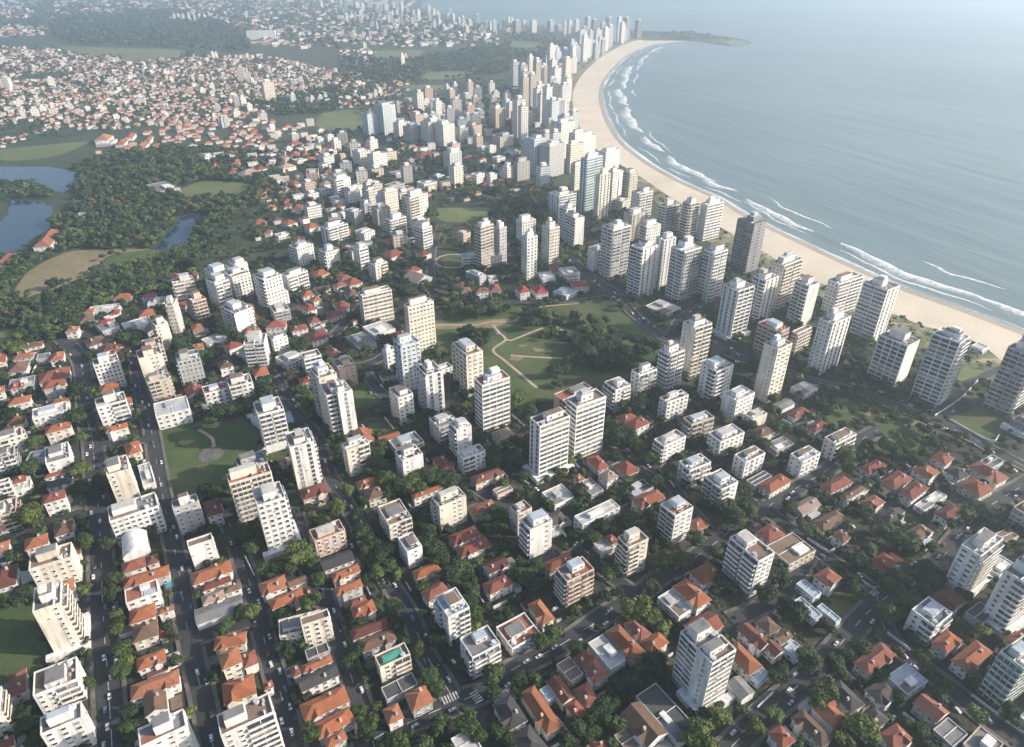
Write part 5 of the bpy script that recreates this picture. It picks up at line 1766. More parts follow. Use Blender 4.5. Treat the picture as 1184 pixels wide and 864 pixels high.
# ------------------------------------------------------------------ occupancy on the ground
def in_poly(px, py, poly):
    ins = np.zeros(len(px), bool); n = len(poly); j = n - 1
    for i in range(n):
        xi, yi = poly[i][0], poly[i][1]; xj, yj = poly[j][0], poly[j][1]
        c = ((yi > py) != (yj > py))
        with np.errstate(divide='ignore', invalid='ignore'):
            c &= px < (xj - xi) * (py - yi) / (yj - yi) + xi
        ins ^= c; j = i
    return ins
FT = np.array(FOOT)
def free_of_buildings(X, Y, m):
    ok = np.ones(len(X), bool)
    for cx, cyy, hw, hd, a in FT:
        dx, dy = X - cx, Y - cyy; ca, sa = math.cos(a), math.sin(a)
        ok &= ~((np.abs(dx * ca + dy * sa) < hw + m) & (np.abs(-dx * sa + dy * ca) < hd + m))
    return ok
RPTS = np.concatenate([np.column_stack([a, np.full(len(a), w / 2)]) for a, w in RARR])
def road_clear(X, Y, m):
    ok = np.ones(len(X), bool)
    for k in range(0, len(RPTS), 1):
        ok &= (X - RPTS[k, 0]) ** 2 + (Y - RPTS[k, 1]) ** 2 > (RPTS[k, 2] + m) ** 2
    return ok
SEAP = [(p[0], p[1]) for p in sea]
LANDP = [(p.x, p.y) for p in INN]       # sand side
BEACHP = [(p.x, p.y) for p in SHORE] + [(p.x, p.y) for p in INN[::-1]]
LAKEP = [[(p.x, p.y) for p in w2(s)] for s in LAKES]
def dry(X, Y, lawns=True, pad=True):
    ok = ~in_poly(X, Y, SEAP) & ~in_poly(X, Y, BEACHP)
    for q in LAKEP: ok &= ~in_poly(X, Y, q)
    if lawns:
        for n, q in LAWNP: ok &= ~in_poly(X, Y, [(p.x, p.y) for p in q])
    return ok

# ------------------------------------------------------------------ yards: annexes, patios, lot walls
def clear1(pts, m, skip=None):
    X = np.array([p[0] for p in pts]); Y = np.array([p[1] for p in pts]); ok = np.ones(len(X), bool)
    for cx, cyy, hw, hd, a in FT:
        if skip is not None and abs(cx - skip.x) < 0.01 and abs(cyy - skip.y) < 0.01: continue
        dx, dy = X - cx, Y - cyy; ca, sa = math.cos(a), math.sin(a)
        ok &= ~((np.abs(dx * ca + dy * sa) < hw + m) & (np.abs(-dx * sa + dy * ca) < hd + m))
    return ok.all() and road_clear(X, Y, 0.4 + m).all()
YARD = []
npatch = 0
for (t, pos, w, d, h, ang, s, wk) in HOUSES:
    if s < 1.35: continue
    ca, sa = math.cos(ang), math.sin(ang)
    L2W = lambda x, y: (pos.x + x * ca - y * sa, pos.y + x * sa + y * ca)
    for side in rnd.sample(range(4), 4)[:3]:
        q = rnd.random(); ln = rnd.uniform(3.5, 8); dp = rnd.uniform(2.5, 5.0); half = (d if side in (0, 2) else w) / 2; span = (w if side in (0, 2) else d) / 2
        u0 = rnd.uniform(-span * 0.5, span * 0.5)
        def loc(u, v): return {0: (u, -half - v), 2: (u, half + v), 1: (half + v, u), 3: (-half - v, u)}[side]
        cs = [loc(u0 - ln / 2, 0.1), loc(u0 + ln / 2, 0.1), loc(u0 + ln / 2, dp), loc(u0 - ln / 2, dp)]
        if not clear1([L2W(*c) for c in cs], 0.3, pos): continue
        xs = [c[0] for c in cs]; ys = [c[1] for c in cs]
        if q < 0.4:
            ah = rnd.uniform(2.4, 3.2); mb = MB(); mb.box(min(xs), max(xs), min(ys), max(ys), 0, ah, 0, topmi=1)
            mb.build('annex', [WALL[wk], rnd.choice((ROOF['m'], ROOF['n'], ROOF['r'], DECK['g'], DECK['w'], DECK['m'], DECK['d']))], t)
        elif q < 0.8:
            npatch += 1; mb = MB(); z = 0.13 + 0.0016 * (npatch % 40)
            mb.face([(*L2W(a, b), z) for a, b in ((min(xs), min(ys)), (max(xs), min(ys)), (max(xs), max(ys)), (min(xs), max(ys)))]); structure(mb.build('patio', rnd.choice((M_PAVE, M_PAVE, M_DIRT, DECK['n'], DECK['w'], M_LAWN))))
        else:
            YARD.append((L2W(*loc(-span * 1.05, dp * 0.7)), L2W(*loc(span * 1.05, dp * 0.7))))

# ------------------------------------------------------------------ foliage
def crown_arrays(seed, leaves, lobes, leaf, core=2, flat_=0.8):
    """unit crown: dark lobes inside, leaf clumps over them; returns verts, tris/quads lists"""
    g = random.Random(seed); L = []
    for i in range(lobes):
        a = g.uniform(0, 2 * math.pi); rr = 0.62 * math.sqrt(g.random()) if i else 0
        z = g.uniform(-0.25, 0.42) if i else 0.12
        L.append((Vector((rr * math.cos(a), rr * math.sin(a), z)), g.uniform(0.34, 0.52) if i else 0.62))
    V, F = [], []
    bm = bmesh.new(); bmesh.ops.create_icosphere(bm, subdivisions=core, radius=1.0); bm.verts.ensure_lookup_table()
    base = [v.co.copy() for v in bm.verts]; tri = [tuple(v.index for v in f.verts) for f in bm.faces]; bm.free()
    for c, r in L:
        o = len(V)
        for q in base:
            k = r * (0.82 + g.uniform(-0.16, 0.16)); V.append((c.x + q.x * k, c.y + q.y * k, (c.z + q.z * k * flat_)))
        F.extend([tuple(i + o for i in t) for t in tri])
    for i in range(leaves):
        c, r = g.choice(L); d = Vector((g.gauss(0, 1), g.gauss(0, 1), g.gauss(0, 1))).normalized()
        if d.z < -0.55: d.z = -d.z
        p = c + Vector((d.x, d.y, d.z * flat_)) * r * g.uniform(0.82, 1.18)
        n = (d + Vector((g.gauss(0, .55), g.gauss(0, .55), g.gauss(0, .55) + 0.25))).normalized()
        u = n.orthogonal().normalized(); v = n.cross(u); an = g.uniform(0, math.pi); u, v = u * math.cos(an) + v * math.sin(an), v * math.cos(an) - u * math.sin(an)
        s1, s2 = leaf * g.uniform(0.6, 1.3), leaf * g.uniform(0.45, 1.0)
        o = len(V); V.extend([tuple(p - u * s1), tuple(p - v * s2 * 0.8 + n * s2 * .25), tuple(p + u * s1), tuple(p + v * s2 * 0.8 - n * s2 * .2)]); F.append((o, o + 1, o + 2, o + 3))
    return V, F
CROWNS = []
for i in range(7):
    V, F = crown_arrays(100 + i, 760, 9 + i % 4, 0.115)
    for m in range(3):
        me = bpy.data.meshes.new('crown'); me.from_pydata(V, [], F); me.materials.append(LEAF[m]); me.update()
        if m == 0: CROWNS.append([])
        CROWNS[i].append(me)
def trunk_mesh():
    mb = MB(); mb.cyl(0, 0, 0.34, 0.2, 0, 3.2, 8)
    for k in range(4):
        a = k * 1.6 + 0.4; b0 = Vector((0.1 * math.cos(a), 0.1 * math.sin(a), 2.4)); b1 = Vector((1.6 * math.cos(a), 1.6 * math.sin(a), 4.6))
        for j in range(5):
            t0, t1 = 2 * math.pi * j / 5, 2 * math.pi * (j + 1) / 5
            f = lambda c, r, t: (c.x + r * math.cos(t), c.y + r * math.sin(t), c.z)
            mb.face([f(b0, .16, t0), f(b0, .16, t1), f(b1, .06, t1), f(b1, .06, t0)])
    return mb.mesh('trunk', [M_BARK])
TRUNK = trunk_mesh()
def palm_mesh():
    mb = MB(); g = random.Random(5)
    for k in range(22):
        a = 2 * math.pi * k / 22 + g.uniform(-.1, .1); up = g.uniform(0.1, 0.55); L = g.uniform(0.85, 1.05); n = 5; pts = []
        for j in range(n + 1):
            t = j / n; r = L * t; pts.append(Vector((r * math.cos(a), r * math.sin(a), up * math.sin(t * 2.2) - 0.55 * t * t)))
        s = Vector((-math.sin(a), math.cos(a), 0))
        for j in range(n):
            w0 = 0.10 * math.sin(math.pi * (0.12 + 0.8 * j / n)); w1 = 0.10 * math.sin(math.pi * (0.12 + 0.8 * (j + 1) / n))
            dr = Vector((0, 0, -0.06))
            mb.face([pts[j] - s * w0 + dr, pts[j], pts[j + 1], pts[j + 1] - s * w1 + dr]); mb.face([pts[j], pts[j] + s * w0 + dr, pts[j + 1] + s * w1 + dr, pts[j + 1]])
    return mb.mesh('crown', [LEAF[1]])
PALM = palm_mesh()
TPOS = []
def add_tree(pxy, r_px, bright, i):
    x, y = pxy; z = 3.0
    for _ in range(3):
        p = un(x, y, z); r = r_px / scale_at(p); r = min(max(r, 1.6), 9.0); z = 1.6 + r * 0.85
    t = link('tree', None, None, (p.x, p.y, 0), rnd.uniform(0, 6.28))
    m = 2 if bright else (0 if rnd.random() < 0.45 else 1)
    link('trunk', TRUNK, t, (0, 0, 0), 0, (r / 4.2, r / 4.2, z / 3.6))
    fl = rnd.uniform(0.85, 1.05)
    link('crown', CROWNS[i % 7][m], t, (0, 0, z), rnd.uniform(0, 6.28), (r * 1.12, r * 1.12, r * fl))
    TPOS.append((p.x, p.y, r))
    look = '%s %s tree' % ('big' if r > 4.6 else 'small' if r < 2.9 else 'medium', ('bright green' if m == 2 else 'dark green' if m == 0 else 'mid-green'))
    reg(t, look, pxy, 'broadleaf trees of streets and gardens', 'tree')
TREES.sort(key=lambda q: -q[2] / 1.0)
for i, (x, y, r, b) in enumerate(TREES):
    p = np.array([un(x, y, 4.0)[0]]), np.array([un(x, y, 4.0)[1]])
    if len(TPOS) < 292 and free_of_buildings(*p, 0.6)[0]: add_tree((x, y), r, b, i)
for x, y, r, b in PALMS:
    if r < 4: continue
    p = un(x, y, 7.0); rr = r / scale_at(p)
    t = link('palm_tree', None, None, (p.x, p.y, 0), rnd.uniform(0, 6)); link('crown', PALM, t, (0, 0, 7.0), 0, (rr * 1.2,) * 3)
    mb = MB(); mb.cyl(0, 0, 0.3, 0.18, 0, 7.0, 8); mb.build('trunk', M_BARK, t); TPOS.append((p.x, p.y, rr))
    reg(t, 'palm tree with a starburst crown', (x, y), 'palms behind the red-roofed row', 'palm')

# ------------------------------------------------------------------ cars
def car_mesh(mat):
    mb = MB(); pr = [(-2.1, 0.35), (2.1, 0.35), (2.1, 0.8), (1.3, 0.92), (-2.0, 0.95), (-2.1, 0.8)]
    for s in (-0.88, 0.88): mb.face([(x, s, z) for x, z in (pr if s < 0 else pr[::-1])])
    for i in range(len(pr)):
        a, b = pr[i], pr[(i + 1) % len(pr)]; mb.face([(a[0], -0.88, a[1]), (a[0], 0.88, a[1]), (b[0], 0.88, b[1]), (b[0], -0.88, b[1])])
    mb.face([(-1.45, -0.66, 1.47), (0.35, -0.66, 1.47), (0.35, 0.66, 1.47), (-1.45, 0.66, 1.47)])
    return mb.mesh('body', [mat])
def cab_mesh():
    mb = MB(); A = [(-1.95, -0.82, 0.95), (1.1, -0.82, 0.93), (1.1, 0.82, 0.93), (-1.95, 0.82, 0.95)]; B = [(-1.45, -0.66, 1.46), (0.35, -0.66, 1.46), (0.35, 0.66, 1.46), (-1.45, 0.66, 1.46)]
    for i in range(4): mb.face([A[i], A[(i + 1) % 4], B[(i + 1) % 4], B[i]])
    return mb.mesh('window', [M_GLASS])
def wheel_mesh():
    mb = MB(); n = 10
    for i in range(n):
        a, b = 2 * math.pi * i / n, 2 * math.pi * (i + 1) / n
        mb.face([(.33 * math.cos(a), -.1, .33 * math.sin(a)), (.33 * math.cos(b), -.1, .33 * math.sin(b)), (.33 * math.cos(b), .1, .33 * math.sin(b)), (.33 * math.cos(a), .1, .33 * math.sin(a))])
    for s in (-.1, .1): mb.face([(.33 * math.cos(2 * math.pi * i / n), s, .33 * math.sin(2 * math.pi * i / n)) for i in range(n)])
    return mb.mesh('wheel', [M_TYRE])
CB = [car_mesh(m) for m in CARM]; CAB = cab_mesh(); WH = wheel_mesh()
CPOS = []
for j, (pl, w) in enumerate(RL):
    if j not in (0, 1, 2, 3, 4, 5, 6, 7, 9, 10): continue
    nn = normals2(pl)
    for _ in range(9):
        k = rnd.randrange(2, len(pl) - 2); q = pl[k] + nn[k] * rnd.choice((-1, 1)) * (w / 2 - 1.3); a = proj((q.x, q.y, 0.6))
        if -5 < a[0] < 1190 and 300 < a[1] < 870: CARS.append(a)
for i, (x, y) in enumerate(CARS):
    p = un(x, y, 0.6).xy
    best = min(((min((q - p).length - w / 2 for q in pl)), j) for j, (pl, w) in enumerate(RL))[1]
    pl, w = RL[best]; k = min(range(len(pl) - 1), key=lambda q: (pl[q] - p).length)
    dv = pl[k + 1] - pl[k]
    if not free_of_buildings(np.array([p.x]), np.array([p.y]), 1.2)[0]: continue
    if any((p - q).length < 5.0 for q in CPOS): continue
    CPOS.append(p)
    onroad = (pl[k] - p).length < w / 2
    t = link('car', None, None, (p.x, p.y, 0.30 + 0.005 * best if onroad else 0.62 if (pl[k] - p).length < w / 2 + 2.6 else 0.1), math.atan2(dv.y, dv.x) + (math.pi if rnd.random() < .5 else 0), (0.7, 0.7, 0.7))
    ci = rnd.choices(range(5), (60, 18, 10, 8, 4))[0]
    link('body', CB[ci], t); link('window', CAB, t)
    for sx in (-1.3, 1.3):
        for sy in (-0.8, 0.8): link('wheel', WH, t, (sx, sy, 0.33))
    reg(t, '%s car %s' % (CARN[ci], 'on the roadway' if onroad and (pl[k] - p).length < w * 0.3 else 'parked at the roadside'), (x, y), 'cars on the streets', 'car')

# ------------------------------------------------------------------ garden walls seen as pale lines
WALLS = ['1096,486 1143,511 1154,505', '1080,482 1110,462 1130,441', '995,673 1010,682 1022,679 1032,671', '1025,733 1052,754', '1122,805 1153,828', '1162,835 1184,850',
         '284,645 295,668', '304,520 318,539 336,533', '419,493 430,508', '445,484 456,498', '592,548 612,562', '591,480 607,495', '628,590 655,622', '858,645 874,660', '933,624 958,640 965,636', '650,520 672,545',
         '700,672 690,665', '480,640 500,660', '875,820 893,803', '1043,826 1072,847', '240,700 246,720', '612,478 626,500', '770,552 780,565', '895,532 908,541', '1047,539 1055,545']
for s in WALLS + YARD[:120]:
    if not isinstance(s, str):
        if not clear1([(s[0][0] * (1 - k / 4) + s[1][0] * k / 4, s[0][1] * (1 - k / 4) + s[1][1] * k / 4) for k in range(5)], 0.5): continue
    pl = smooth([un(*p).xy for p in P(s)] if isinstance(s, str) else [Vector(s[0]), Vector(s[1])], 3); nn = normals2(pl); mb = MB()
    for k in range(len(pl) - 1):
        a, b = pl[k] - nn[k] * 0.2, pl[k + 1] - nn[k + 1] * 0.2; c, d = pl[k + 1] + nn[k + 1] * 0.2, pl[k] + nn[k] * 0.2
        mb.face([(a.x, a.y, 1.7), (b.x, b.y, 1.7), (c.x, c.y, 1.7), (d.x, d.y, 1.7)])
        mb.face([(a.x, a.y, 0), (b.x, b.y, 0), (b.x, b.y, 1.7), (a.x, a.y, 1.7)]); mb.face([(c.x, c.y, 0), (d.x, d.y, 0), (d.x, d.y, 1.7), (c.x, c.y, 1.7)])
    o = mb.build('garden_wall', WALL['w']); m = P(s)[len(P(s)) // 2] if isinstance(s, str) else proj(((s[0][0] + s[1][0]) / 2, (s[0][1] + s[1][1]) / 2, 0))
    reg(o, 'low white garden wall', m, 'garden walls', 'wall')

# ------------------------------------------------------------------ uncounted far houses and trees
rg = np.random.default_rng(11)
def sample(poly_px, n):
    q = [(p[0], p[1]) for p in w2(poly_px)]; a = np.array(q); lo, hi = a.min(0), a.max(0); out = []
    X = rg.uniform(lo[0], hi[0], n * 6); Y = rg.uniform(lo[1], hi[1], n * 6); k = in_poly(X, Y, q)
    return X[k][:n], Y[k][:n]
HZ = [('0,56 60,58 140,68 200,66 300,64 420,88 420,118 300,132 200,146 60,152 0,172', 3900, 5.5, 10, 0.86),
      ('100,182 118,172 150,158 200,144 300,132 330,150 300,180 240,176 200,172', 150, 8, 13, 0.9),
      ('225,175 300,150 400,140 400,250 330,240 300,205', 150, 8, 14, 0.6),
      ('330,190 400,210 470,235 490,290 400,330 330,300 280,270', 70, 8, 13, 0.8),
      ('394,96 470,92 470,122 394,130', 110, 9, 14, 0.85), ('440,110 600,110 640,140 590,190 440,150', 130, 9, 16, 0.45),
      ('394,55 450,60 440,75 394,74', 60, 10, 16, 0.7),
      ('394,12 480,18 580,40 575,52 480,55 394,50', 420, 12, 24, 0.25),
      ('0,30 55,31 50,42 0,43', 110, 12, 24, 0.7), ('0,8 30,8 42,20 0,22', 60, 16, 32, 0.4), ('50,14 140,8 140,22 60,26', 200, 16, 34, 0.3),
      ('150,2 394,4 394,14 290,34 200,26 150,20', 700, 14, 30, 0.35), ('290,34 394,18 394,60 330,58 290,50', 170, 12, 24, 0.5),
      ('0,2 394,1 480,2 470,10 150,8 0,8', 260, 20, 50, 0.2),
      ('480,210 600,200 640,215 600,235 480,235', 26, 8, 13, 0.6), ('440,150 600,160 590,215 480,215', 45, 9, 14, 0.5)]
HV, HF, HM = [], [], []
HOUSE_IND = []
occ = []
def far_house(x, y, w, d, h, a, tiled, rr, wi):
    ca, sa = math.cos(a), math.sin(a); o = len(HV)
    def W(px, py, z): HV.append((x + px * ca - py * sa, y + px * sa + py * ca, z))
    X, Y = w / 2, d / 2
    for z, kk in ((0, 0.86 if tiled else 1.0), (h, 1.0)):
        for p in ((-X, -Y), (X, -Y), (X, Y), (-X, Y)): W(p[0] * kk, p[1] * kk, z)
    for i in range(4): HF.append((o + i, o + (i + 1) % 4, o + 4 + (i + 1) % 4, o + 4 + i)); HM.append(wi)
    if tiled:
        c = min(X * 0.95, Y); rise = 0.6 * min(X, Y); W(-X + c, 0, h + rise); W(X - c, 0, h + rise)
        for f in ((4, 5, 9, 8), (6, 7, 8, 9), (5, 6, 9), (7, 4, 8)): HF.append(tuple(o + q for q in f)); HM.append(rr)
    else: HF.append((o + 4, o + 5, o + 6, o + 7)); HM.append(rr)
for zp, n, smin, smax, tp in HZ:
    X, Y = sample(zp, n); k = free_of_buildings(X, Y, 5) & dry(X, Y)
    if Y.size and Y.min() < 900: k &= road_clear(X, Y, 5)
    X, Y = X[k], Y[k]
    ca_, sa_ = math.cos(R(22)), math.sin(R(22)); U, V_ = X * ca_ + Y * sa_, -X * sa_ + Y * ca_; row = 16.0 if smax < 16 else 30.0
    V_ = np.round(V_ / row) * row + rg.uniform(-2.5, 2.5, len(X)); X, Y = U * ca_ - V_ * sa_, U * sa_ + V_ * ca_
    k = (np.sin(X * 0.011 + 1.7 * np.sin(Y * 0.006)) + np.sin(Y * 0.0085 + 2.1 * np.sin(X * 0.0043)) > -1.8) & dry(X, Y) & free_of_buildings(X, Y, 4)
    X, Y = X[k], Y[k]
    # keep them from standing in one another
    for x, y in zip(X, Y):
        m = smax * 0.8
        if any((x - u) ** 2 + (y - v) ** 2 < m * m for u, v in occ[-700:]): continue
        occ.append((x, y))
        w = rnd.uniform(smin, smax); d = w * rnd.uniform(0.6, 0.95); a = R(30 + rnd.choice((0, 0, 90, -12, 8))); tiled = rnd.random() < tp
        h = rnd.uniform(2.6, 4.4) if tiled else rnd.uniform(4, 11)
        far_house(x, y, w, d, h, a, tiled, rnd.choice((3, 3, 4, 4, 5, 6)) if tiled else rnd.choice((7, 8)), rnd.choice((0, 0, 1, 2)))
me = bpy.data.meshes.new('far_houses'); me.from_pydata(HV, [], HF)
for m in (WALL['w'], WALL['c'], WALL['p'], ROOF['o'], ROOF['r'], ROOF['m'], ROOF['p'], DECK['w'], DECK['g']): me.materials.append(m)
me.polygons.foreach_set('material_index', HM); me.update()
structure(link('far_houses', me), 'stuff')

# trees nobody could count: gardens, verges, woods
VARS = {}
def var(kind):
    if kind not in VARS:
        VARS[kind] = []
        for s in range(4):
            V, F = crown_arrays(500 + s, {'near': 230, 'mid': 70, 'far': 22}[kind], {'near': 7, 'mid': 5, 'far': 4}[kind], {'near': 0.18, 'mid': 0.24, 'far': 0.3}[kind], core=1)
            VARS[kind].append((np.array(V, np.float32), F))
    return VARS[kind]
def forest(name, P_, kind, mat):
    if len(P_) == 0: return
    vs_, loops, starts, tot, vo, lo = [], [], [], [], 0, 0
    prep = []
    for V, F in var(kind):
        ls = np.concatenate([np.array(f, np.int32) for f in F]); tt = np.array([len(f) for f in F], np.int32); prep.append((V, ls, tt))
    for x, y, r, z in P_:
        V, ls, tt = prep[rnd.randrange(4)]; a = rnd.uniform(0, 6.28); ca, sa = math.cos(a), math.sin(a)
        q = V * np.array([r, r, r * rnd.uniform(0.75, 1.05)], np.float32)
        vs_.append(np.column_stack([q[:, 0] * ca - q[:, 1] * sa + x, q[:, 0] * sa + q[:, 1] * ca + y, q[:, 2] + z]))
        loops.append(ls + vo); tot.append(tt); vo += len(V)
    v = np.concatenate(vs_).astype(np.float32); l = np.concatenate(loops).astype(np.int32); t = np.concatenate(tot).astype(np.int32)
    st = np.concatenate([[0], np.cumsum(t)[:-1]]).astype(np.int32)
    me = bpy.data.meshes.new(name); me.vertices.add(len(v)); me.vertices.foreach_set('co', v.ravel())
    me.loops.add(len(l)); me.loops.foreach_set('vertex_index', l); me.polygons.add(len(t))
    me.polygons.foreach_set('loop_start', st); me.polygons.foreach_set('loop_total', t)
    me.materials.append(mat); me.update(calc_edges=True); structure(link(name, me), 'stuff')
CC = np.array([(p.x, p.y) for p in CPOS]) if CPOS else np.zeros((0, 2))
TT = np.array(TPOS)
def scatter(poly_px, n, r0, r1, m, lawns=True, roads=True):
    X, Y = sample(poly_px, n); k = free_of_buildings(X, Y, m) & dry(X, Y, lawns)
    if roads: k &= road_clear(X, Y, 0.8)
    X, Y = X[k], Y[k]
    k = (X - rc.x) ** 2 + (Y - rc.y) ** 2 > 26 ** 2
    for c in CC: k &= (X - c[0]) ** 2 + (Y - c[1]) ** 2 > 9
    for c in TT: k &= (X - c[0]) ** 2 + (Y - c[1]) ** 2 > (c[2] * 0.9) ** 2
    X, Y = X[k], Y[k]
    rr = rg.uniform(r0, r1, len(X)) * rg.choice([0.55, 0.8, 1, 1.1, 1.3], len(X))
    return list(zip(X, Y, rr, 1.2 + rr * 0.75))
near = scatter('-40,880 1240,880 1240,560 1000,480 0,480', 4400, 1.4, 3.5, 1.4)
near += scatter('0,480 1184,480 1184,450 940,430 560,300 394,288 200,330 0,400', 3300, 1.8, 4.0, 1.8)
near += scatter('660,290 790,400 1000,460 1184,560 1184,440 1000,370 800,280 700,220', 1500, 1.5, 3.4, 1.8)
near += scatter('940,445 1075,490 1110,520 1000,570 950,500', 90, 1.8, 4.2, 1.8, lawns=False)
mid = scatter('0,400 200,330 394,288 560,300 690,320 640,200 520,150 400,150 300,180 0,300', 2400, 2.4, 4.6, 2.6)
for s, n in (('600,395 700,372 720,392 704,425 660,446 642,452 652,420 668,404', 55), ('530,385 560,388 556,405 535,400', 16), ('505,345 590,345 590,366 510,370', 70),
             ('640,372 672,365 672,378 645,382', 14), ('594,355 612,360 640,368 636,378 606,378', 40)):
    X, Y = sample(s, n); mid_ = list(zip(X, Y, rg.uniform(2.2, 4.4, len(X)), rg.uniform(3, 4.5, len(X)))); near += [q for q in mid_ if free_of_buildings(np.array([q[0]]), np.array([q[1]]), 1.5)[0]]
mid += scatter('60,214 100,190 130,180 200,172 290,176 330,190 322,225 290,240 255,262 240,285 215,300 180,292 70,292 62,262 100,225', 2600, 3.2, 5.6, 2.5)
mid += scatter('0,300 60,300 110,312 70,335 20,350 0,360', 260, 3, 5, 2.5); mid += scatter('110,330 190,296 240,300 230,325 180,340 130,352 70,395 20,400 40,360', 800, 3, 5.2, 2.5)
mid += scatter('0,365 70,345 110,350 60,385 20,420 0,440', 260, 3, 5, 2.5) + scatter('0,205 60,212 62,230 0,232', 120, 3, 5, 2)
mid += scatter('590,225 640,215 650,300 600,330 500,330 500,300 560,260', 420, 2.6, 4.6, 2.4)
far = scatter('300,120 396,100 396,128 330,136', 500, 4, 7, 3, roads=False) + scatter('394,165 440,180 520,176 560,200 480,215 410,190', 260, 3, 5, 3)
far += scatter('394,68 470,70 560,55 592,50 592,84 540,92 460,95 394,98', 1400, 4.5, 8, 4, roads=False) + scatter('592,38 668,52 640,72 596,84', 500, 4.5, 8, 4, roads=False)
far += scatter('60,22 200,12 290,36 288,62 200,57 90,52 62,46', 1800, 7, 13, 5, roads=False)
far += scatter('0,56 200,60 420,85 420,130 200,146 0,172', 2300, 3.0, 5.6, 2.5, roads=False) + scatter('394,96 600,92 650,130 600,160 394,160', 700, 3.5, 6, 3.5, roads=False)
far += scatter('0,5 394,3 470,12 592,38 592,52 394,62 200,20 0,50', 1500, 7, 14, 5, roads=False) + scatter('720,40 800,38 850,46 800,48 745,46', 220, 3.5, 6.5, 3, roads=False)
far += scatter('660,95 690,62 730,45 700,62 672,82 664,100 664,125 672,148 664,150 652,125', 220, 2, 4, 2, roads=False)
for nm, src, kd in (('garden_foliage', near, 'near'), ('grove_foliage', mid, 'mid'), ('far_foliage', far, 'far')):
    rnd.shuffle(src); c = len(src)
    forest(nm, src[:int(c * .38)], kd, LEAF[0]); forest(nm, src[int(c * .38):int(c * .84)], kd, LEAF[1]); forest(nm, src[int(c * .84):int(c * .95)], kd, LEAF[2]); forest(nm, src[int(c * .95):], kd, LEAF[3])
dn = scatter('725,205 760,235 820,280 900,325 1000,372 1060,400 1130,430 1150,425 1120,395 1068,380 1030,364 985,347 930,320 880,293 835,267 775,231', 260, 1.0, 2.2, 1.5, lawns=False)
forest('dune_shrubs', dn, 'near', LEAF[1])

# ------------------------------------------------------------------ labels: look, then neighbour, then order in the photograph
marks = [t for t in THINGS if t['mark']]
def short(ph):
    for cut in (' with ', ' beside ', ' at ', ' by ', ' in ', ' on ', ' left ', ' above ', ' near ', ' among ', ' below ', ' behind ', ' standing ', ' from ', ' across ', ' facing ', ' lying ', ' directly ', ' of ', ' against ', ' cut '):
        pass
    return ph
NEIGH = [('the left avenue', (119, 660)), ('the sports lawn', (240, 530)), ('the white vaulted hall', (157, 634)), ('the cream striped tower', (75, 690)), ('the teal-boxed block', (455, 765)),
         ('the crosswalk corner', (535, 805)), ('the large bottom white tower', (820, 770)), ('the red-decked round-corner tower', (663, 675)), ('the rounded-penthouse cream tower', (730, 650)),
         ('the long low white block', (690, 600)), ('the ribbon-windowed tower pair', (655, 505)), ('the dark-banded park tower', (568, 460)), ('the central park', (650, 400)),
         ('the lone right-foreground white tower', (860, 650)), ('the square lawn', (985, 705)), ('the slanting right-edge tower', (1125, 650)), ('the lone tree-ringed house', (1020, 645)),
         ('the dark right park', (1000, 500)), ('the bottom right corner', (1090, 820)), ('the cream hotel slab', (434, 350)), ('the round lawn', (524, 302)),
         ('the left tower cluster', (245, 330)), ('the left woods', (60, 370)), ('the lakes', (40, 230)), ('the lakeside hall', (180, 215)), ('the red-topped slim tower', (525, 200)),
         ('the far green field', (534, 248)), ('the beachfront cluster', (690, 230)), ('the beach avenue', (760, 380)), ('the beach', (940, 310)), ('the bay curve', (670, 110)),
         ('the far headland', (760, 45)), ('the far left town', (90, 105)), ('the pale slab hall', (303, 45)), ('the far woods', (150, 40)), ('the brown mid-distance tower', (573, 130)),
         ('the paired white blocks', (255, 455)), ('the bottom left corner', (40, 830)), ('the left street bend', (365, 440)), ('the blank-walled pale block', (475, 640)),
         ('the long grey shed', (255, 705)), ('the diagonal cross street', (720, 710)), ('the red mansion', (735, 490)), ('the brown-roofed cream block', (975, 510)), ('the bottom edge', (640, 855)),
         ('the left edge', (5, 520)), ('the far skyline', (440, 20)), ('the middle town', (330, 190)), ('the far apartment rows', (440, 40)), ('the far left white blocks', (40, 120))]
ORD = ['first', 'second', 'third', 'fourth', 'fifth', 'sixth', 'seventh', 'eighth', 'ninth', 'tenth', 'eleventh', 'twelfth']
def rel(p, q):
    dx, dy = p[0] - q[0], p[1] - q[1]
    if abs(dx) > abs(dy) * 1.1: return 'left of' if dx < 0 else 'right of'
    return 'beyond' if dy < 0 else 'in front of'
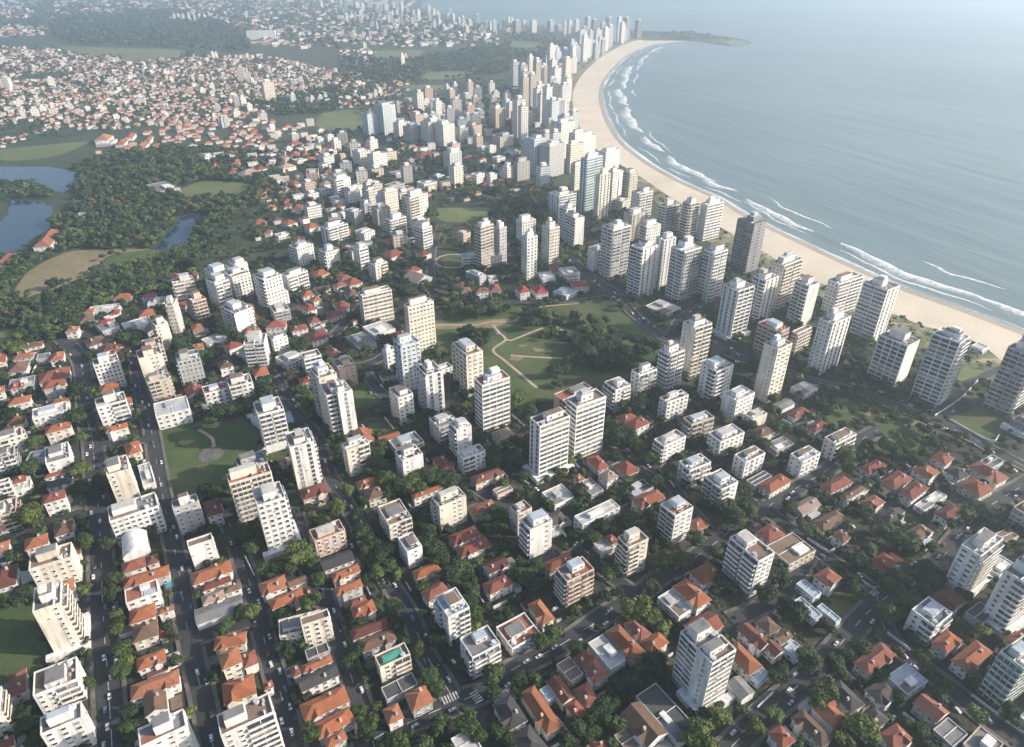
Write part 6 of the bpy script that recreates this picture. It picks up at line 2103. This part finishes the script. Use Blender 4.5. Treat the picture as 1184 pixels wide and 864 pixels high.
def base_label(t):
    ds = sorted(NEIGH, key=lambda q: (q[1][0] - t['px'][0]) ** 2 + ((q[1][1] - t['px'][1]) * 1.15) ** 2)
    return [(t['look'] + ' ' + ('near' if any(k in q[0] for k in ('edge', 'corner', 'skyline', 'town', 'rows', 'curve', 'headland')) else rel(t['px'], q[1])) + ' ' + q[0]) for q in ds[:3]]
used = set(); pend = {}
for t in THINGS:
    if t['mark']: t['o']['label'] = t['mark']; used.add(t['mark'])
    else: t['cands'] = base_label(t); pend.setdefault(t['cands'][0], []).append(t)
for lb, ts in pend.items():
    if len(ts) > 1:         # try to part them by their second neighbour first
        keep = [ts[0]]
        for t in ts[1:]:
            for c in t['cands'][1:]:
                if c not in used and c not in pend: used.add(c); t['o']['label'] = c; break
            else: keep.append(t)
        ts = keep
    if len(ts) == 1: ts[0]['o']['label'] = lb; used.add(lb); continue
    xs = [t['px'][0] for t in ts]; ys = [t['px'][1] for t in ts]
    hor = max(xs) - min(xs) >= max(ys) - min(ys)
    ts.sort(key=lambda t: t['px'][0] if hor else -t['px'][1])
    n = len(ts)
    for i, t in enumerate(ts):
        if n == 2: w = ('left one', 'right one')[i] if hor else ('nearer one', 'farther one')[i]
        elif i == 0: w = 'leftmost' if hor else 'nearest'
        elif i == n - 1: w = 'rightmost' if hor else 'farthest'
        else: w = (ORD[i] if i < 12 else '%dth' % (i + 1)) + (' from left' if hor else ' from front')
        l2 = lb + ', ' + w; used.add(l2); t['o']['label'] = l2

# ------------------------------------------------------------------ the air
mb = MB(); mb.box(-9500, 9500, -420, 15600, -1.0, 262.0, 0, bottom=True)
hz = mb.build('haze', [])
m = bpy.data.materials.new('haze_air'); m.use_nodes = True; nt = m.node_tree; nt.nodes.clear()
out = nt.nodes.new('ShaderNodeOutputMaterial'); pv = nt.nodes.new('ShaderNodeVolumePrincipled')
pv.inputs['Color'].default_value = (0.72, 0.86, 1.0, 1); pv.inputs['Density'].default_value = HAZE_D; pv.inputs['Anisotropy'].default_value = 0.6
nt.links.new(pv.outputs[0], out.inputs['Volume']); hz.data.materials.append(m); hz['kind'] = 'stuff'
print('THINGS', len(THINGS), 'objects', len(bpy.data.objects), 'trees', len(TPOS), 'near', len(near), 'mid', len(mid), 'far', len(far), 'far towers', nfar, 'houses', len(occ))
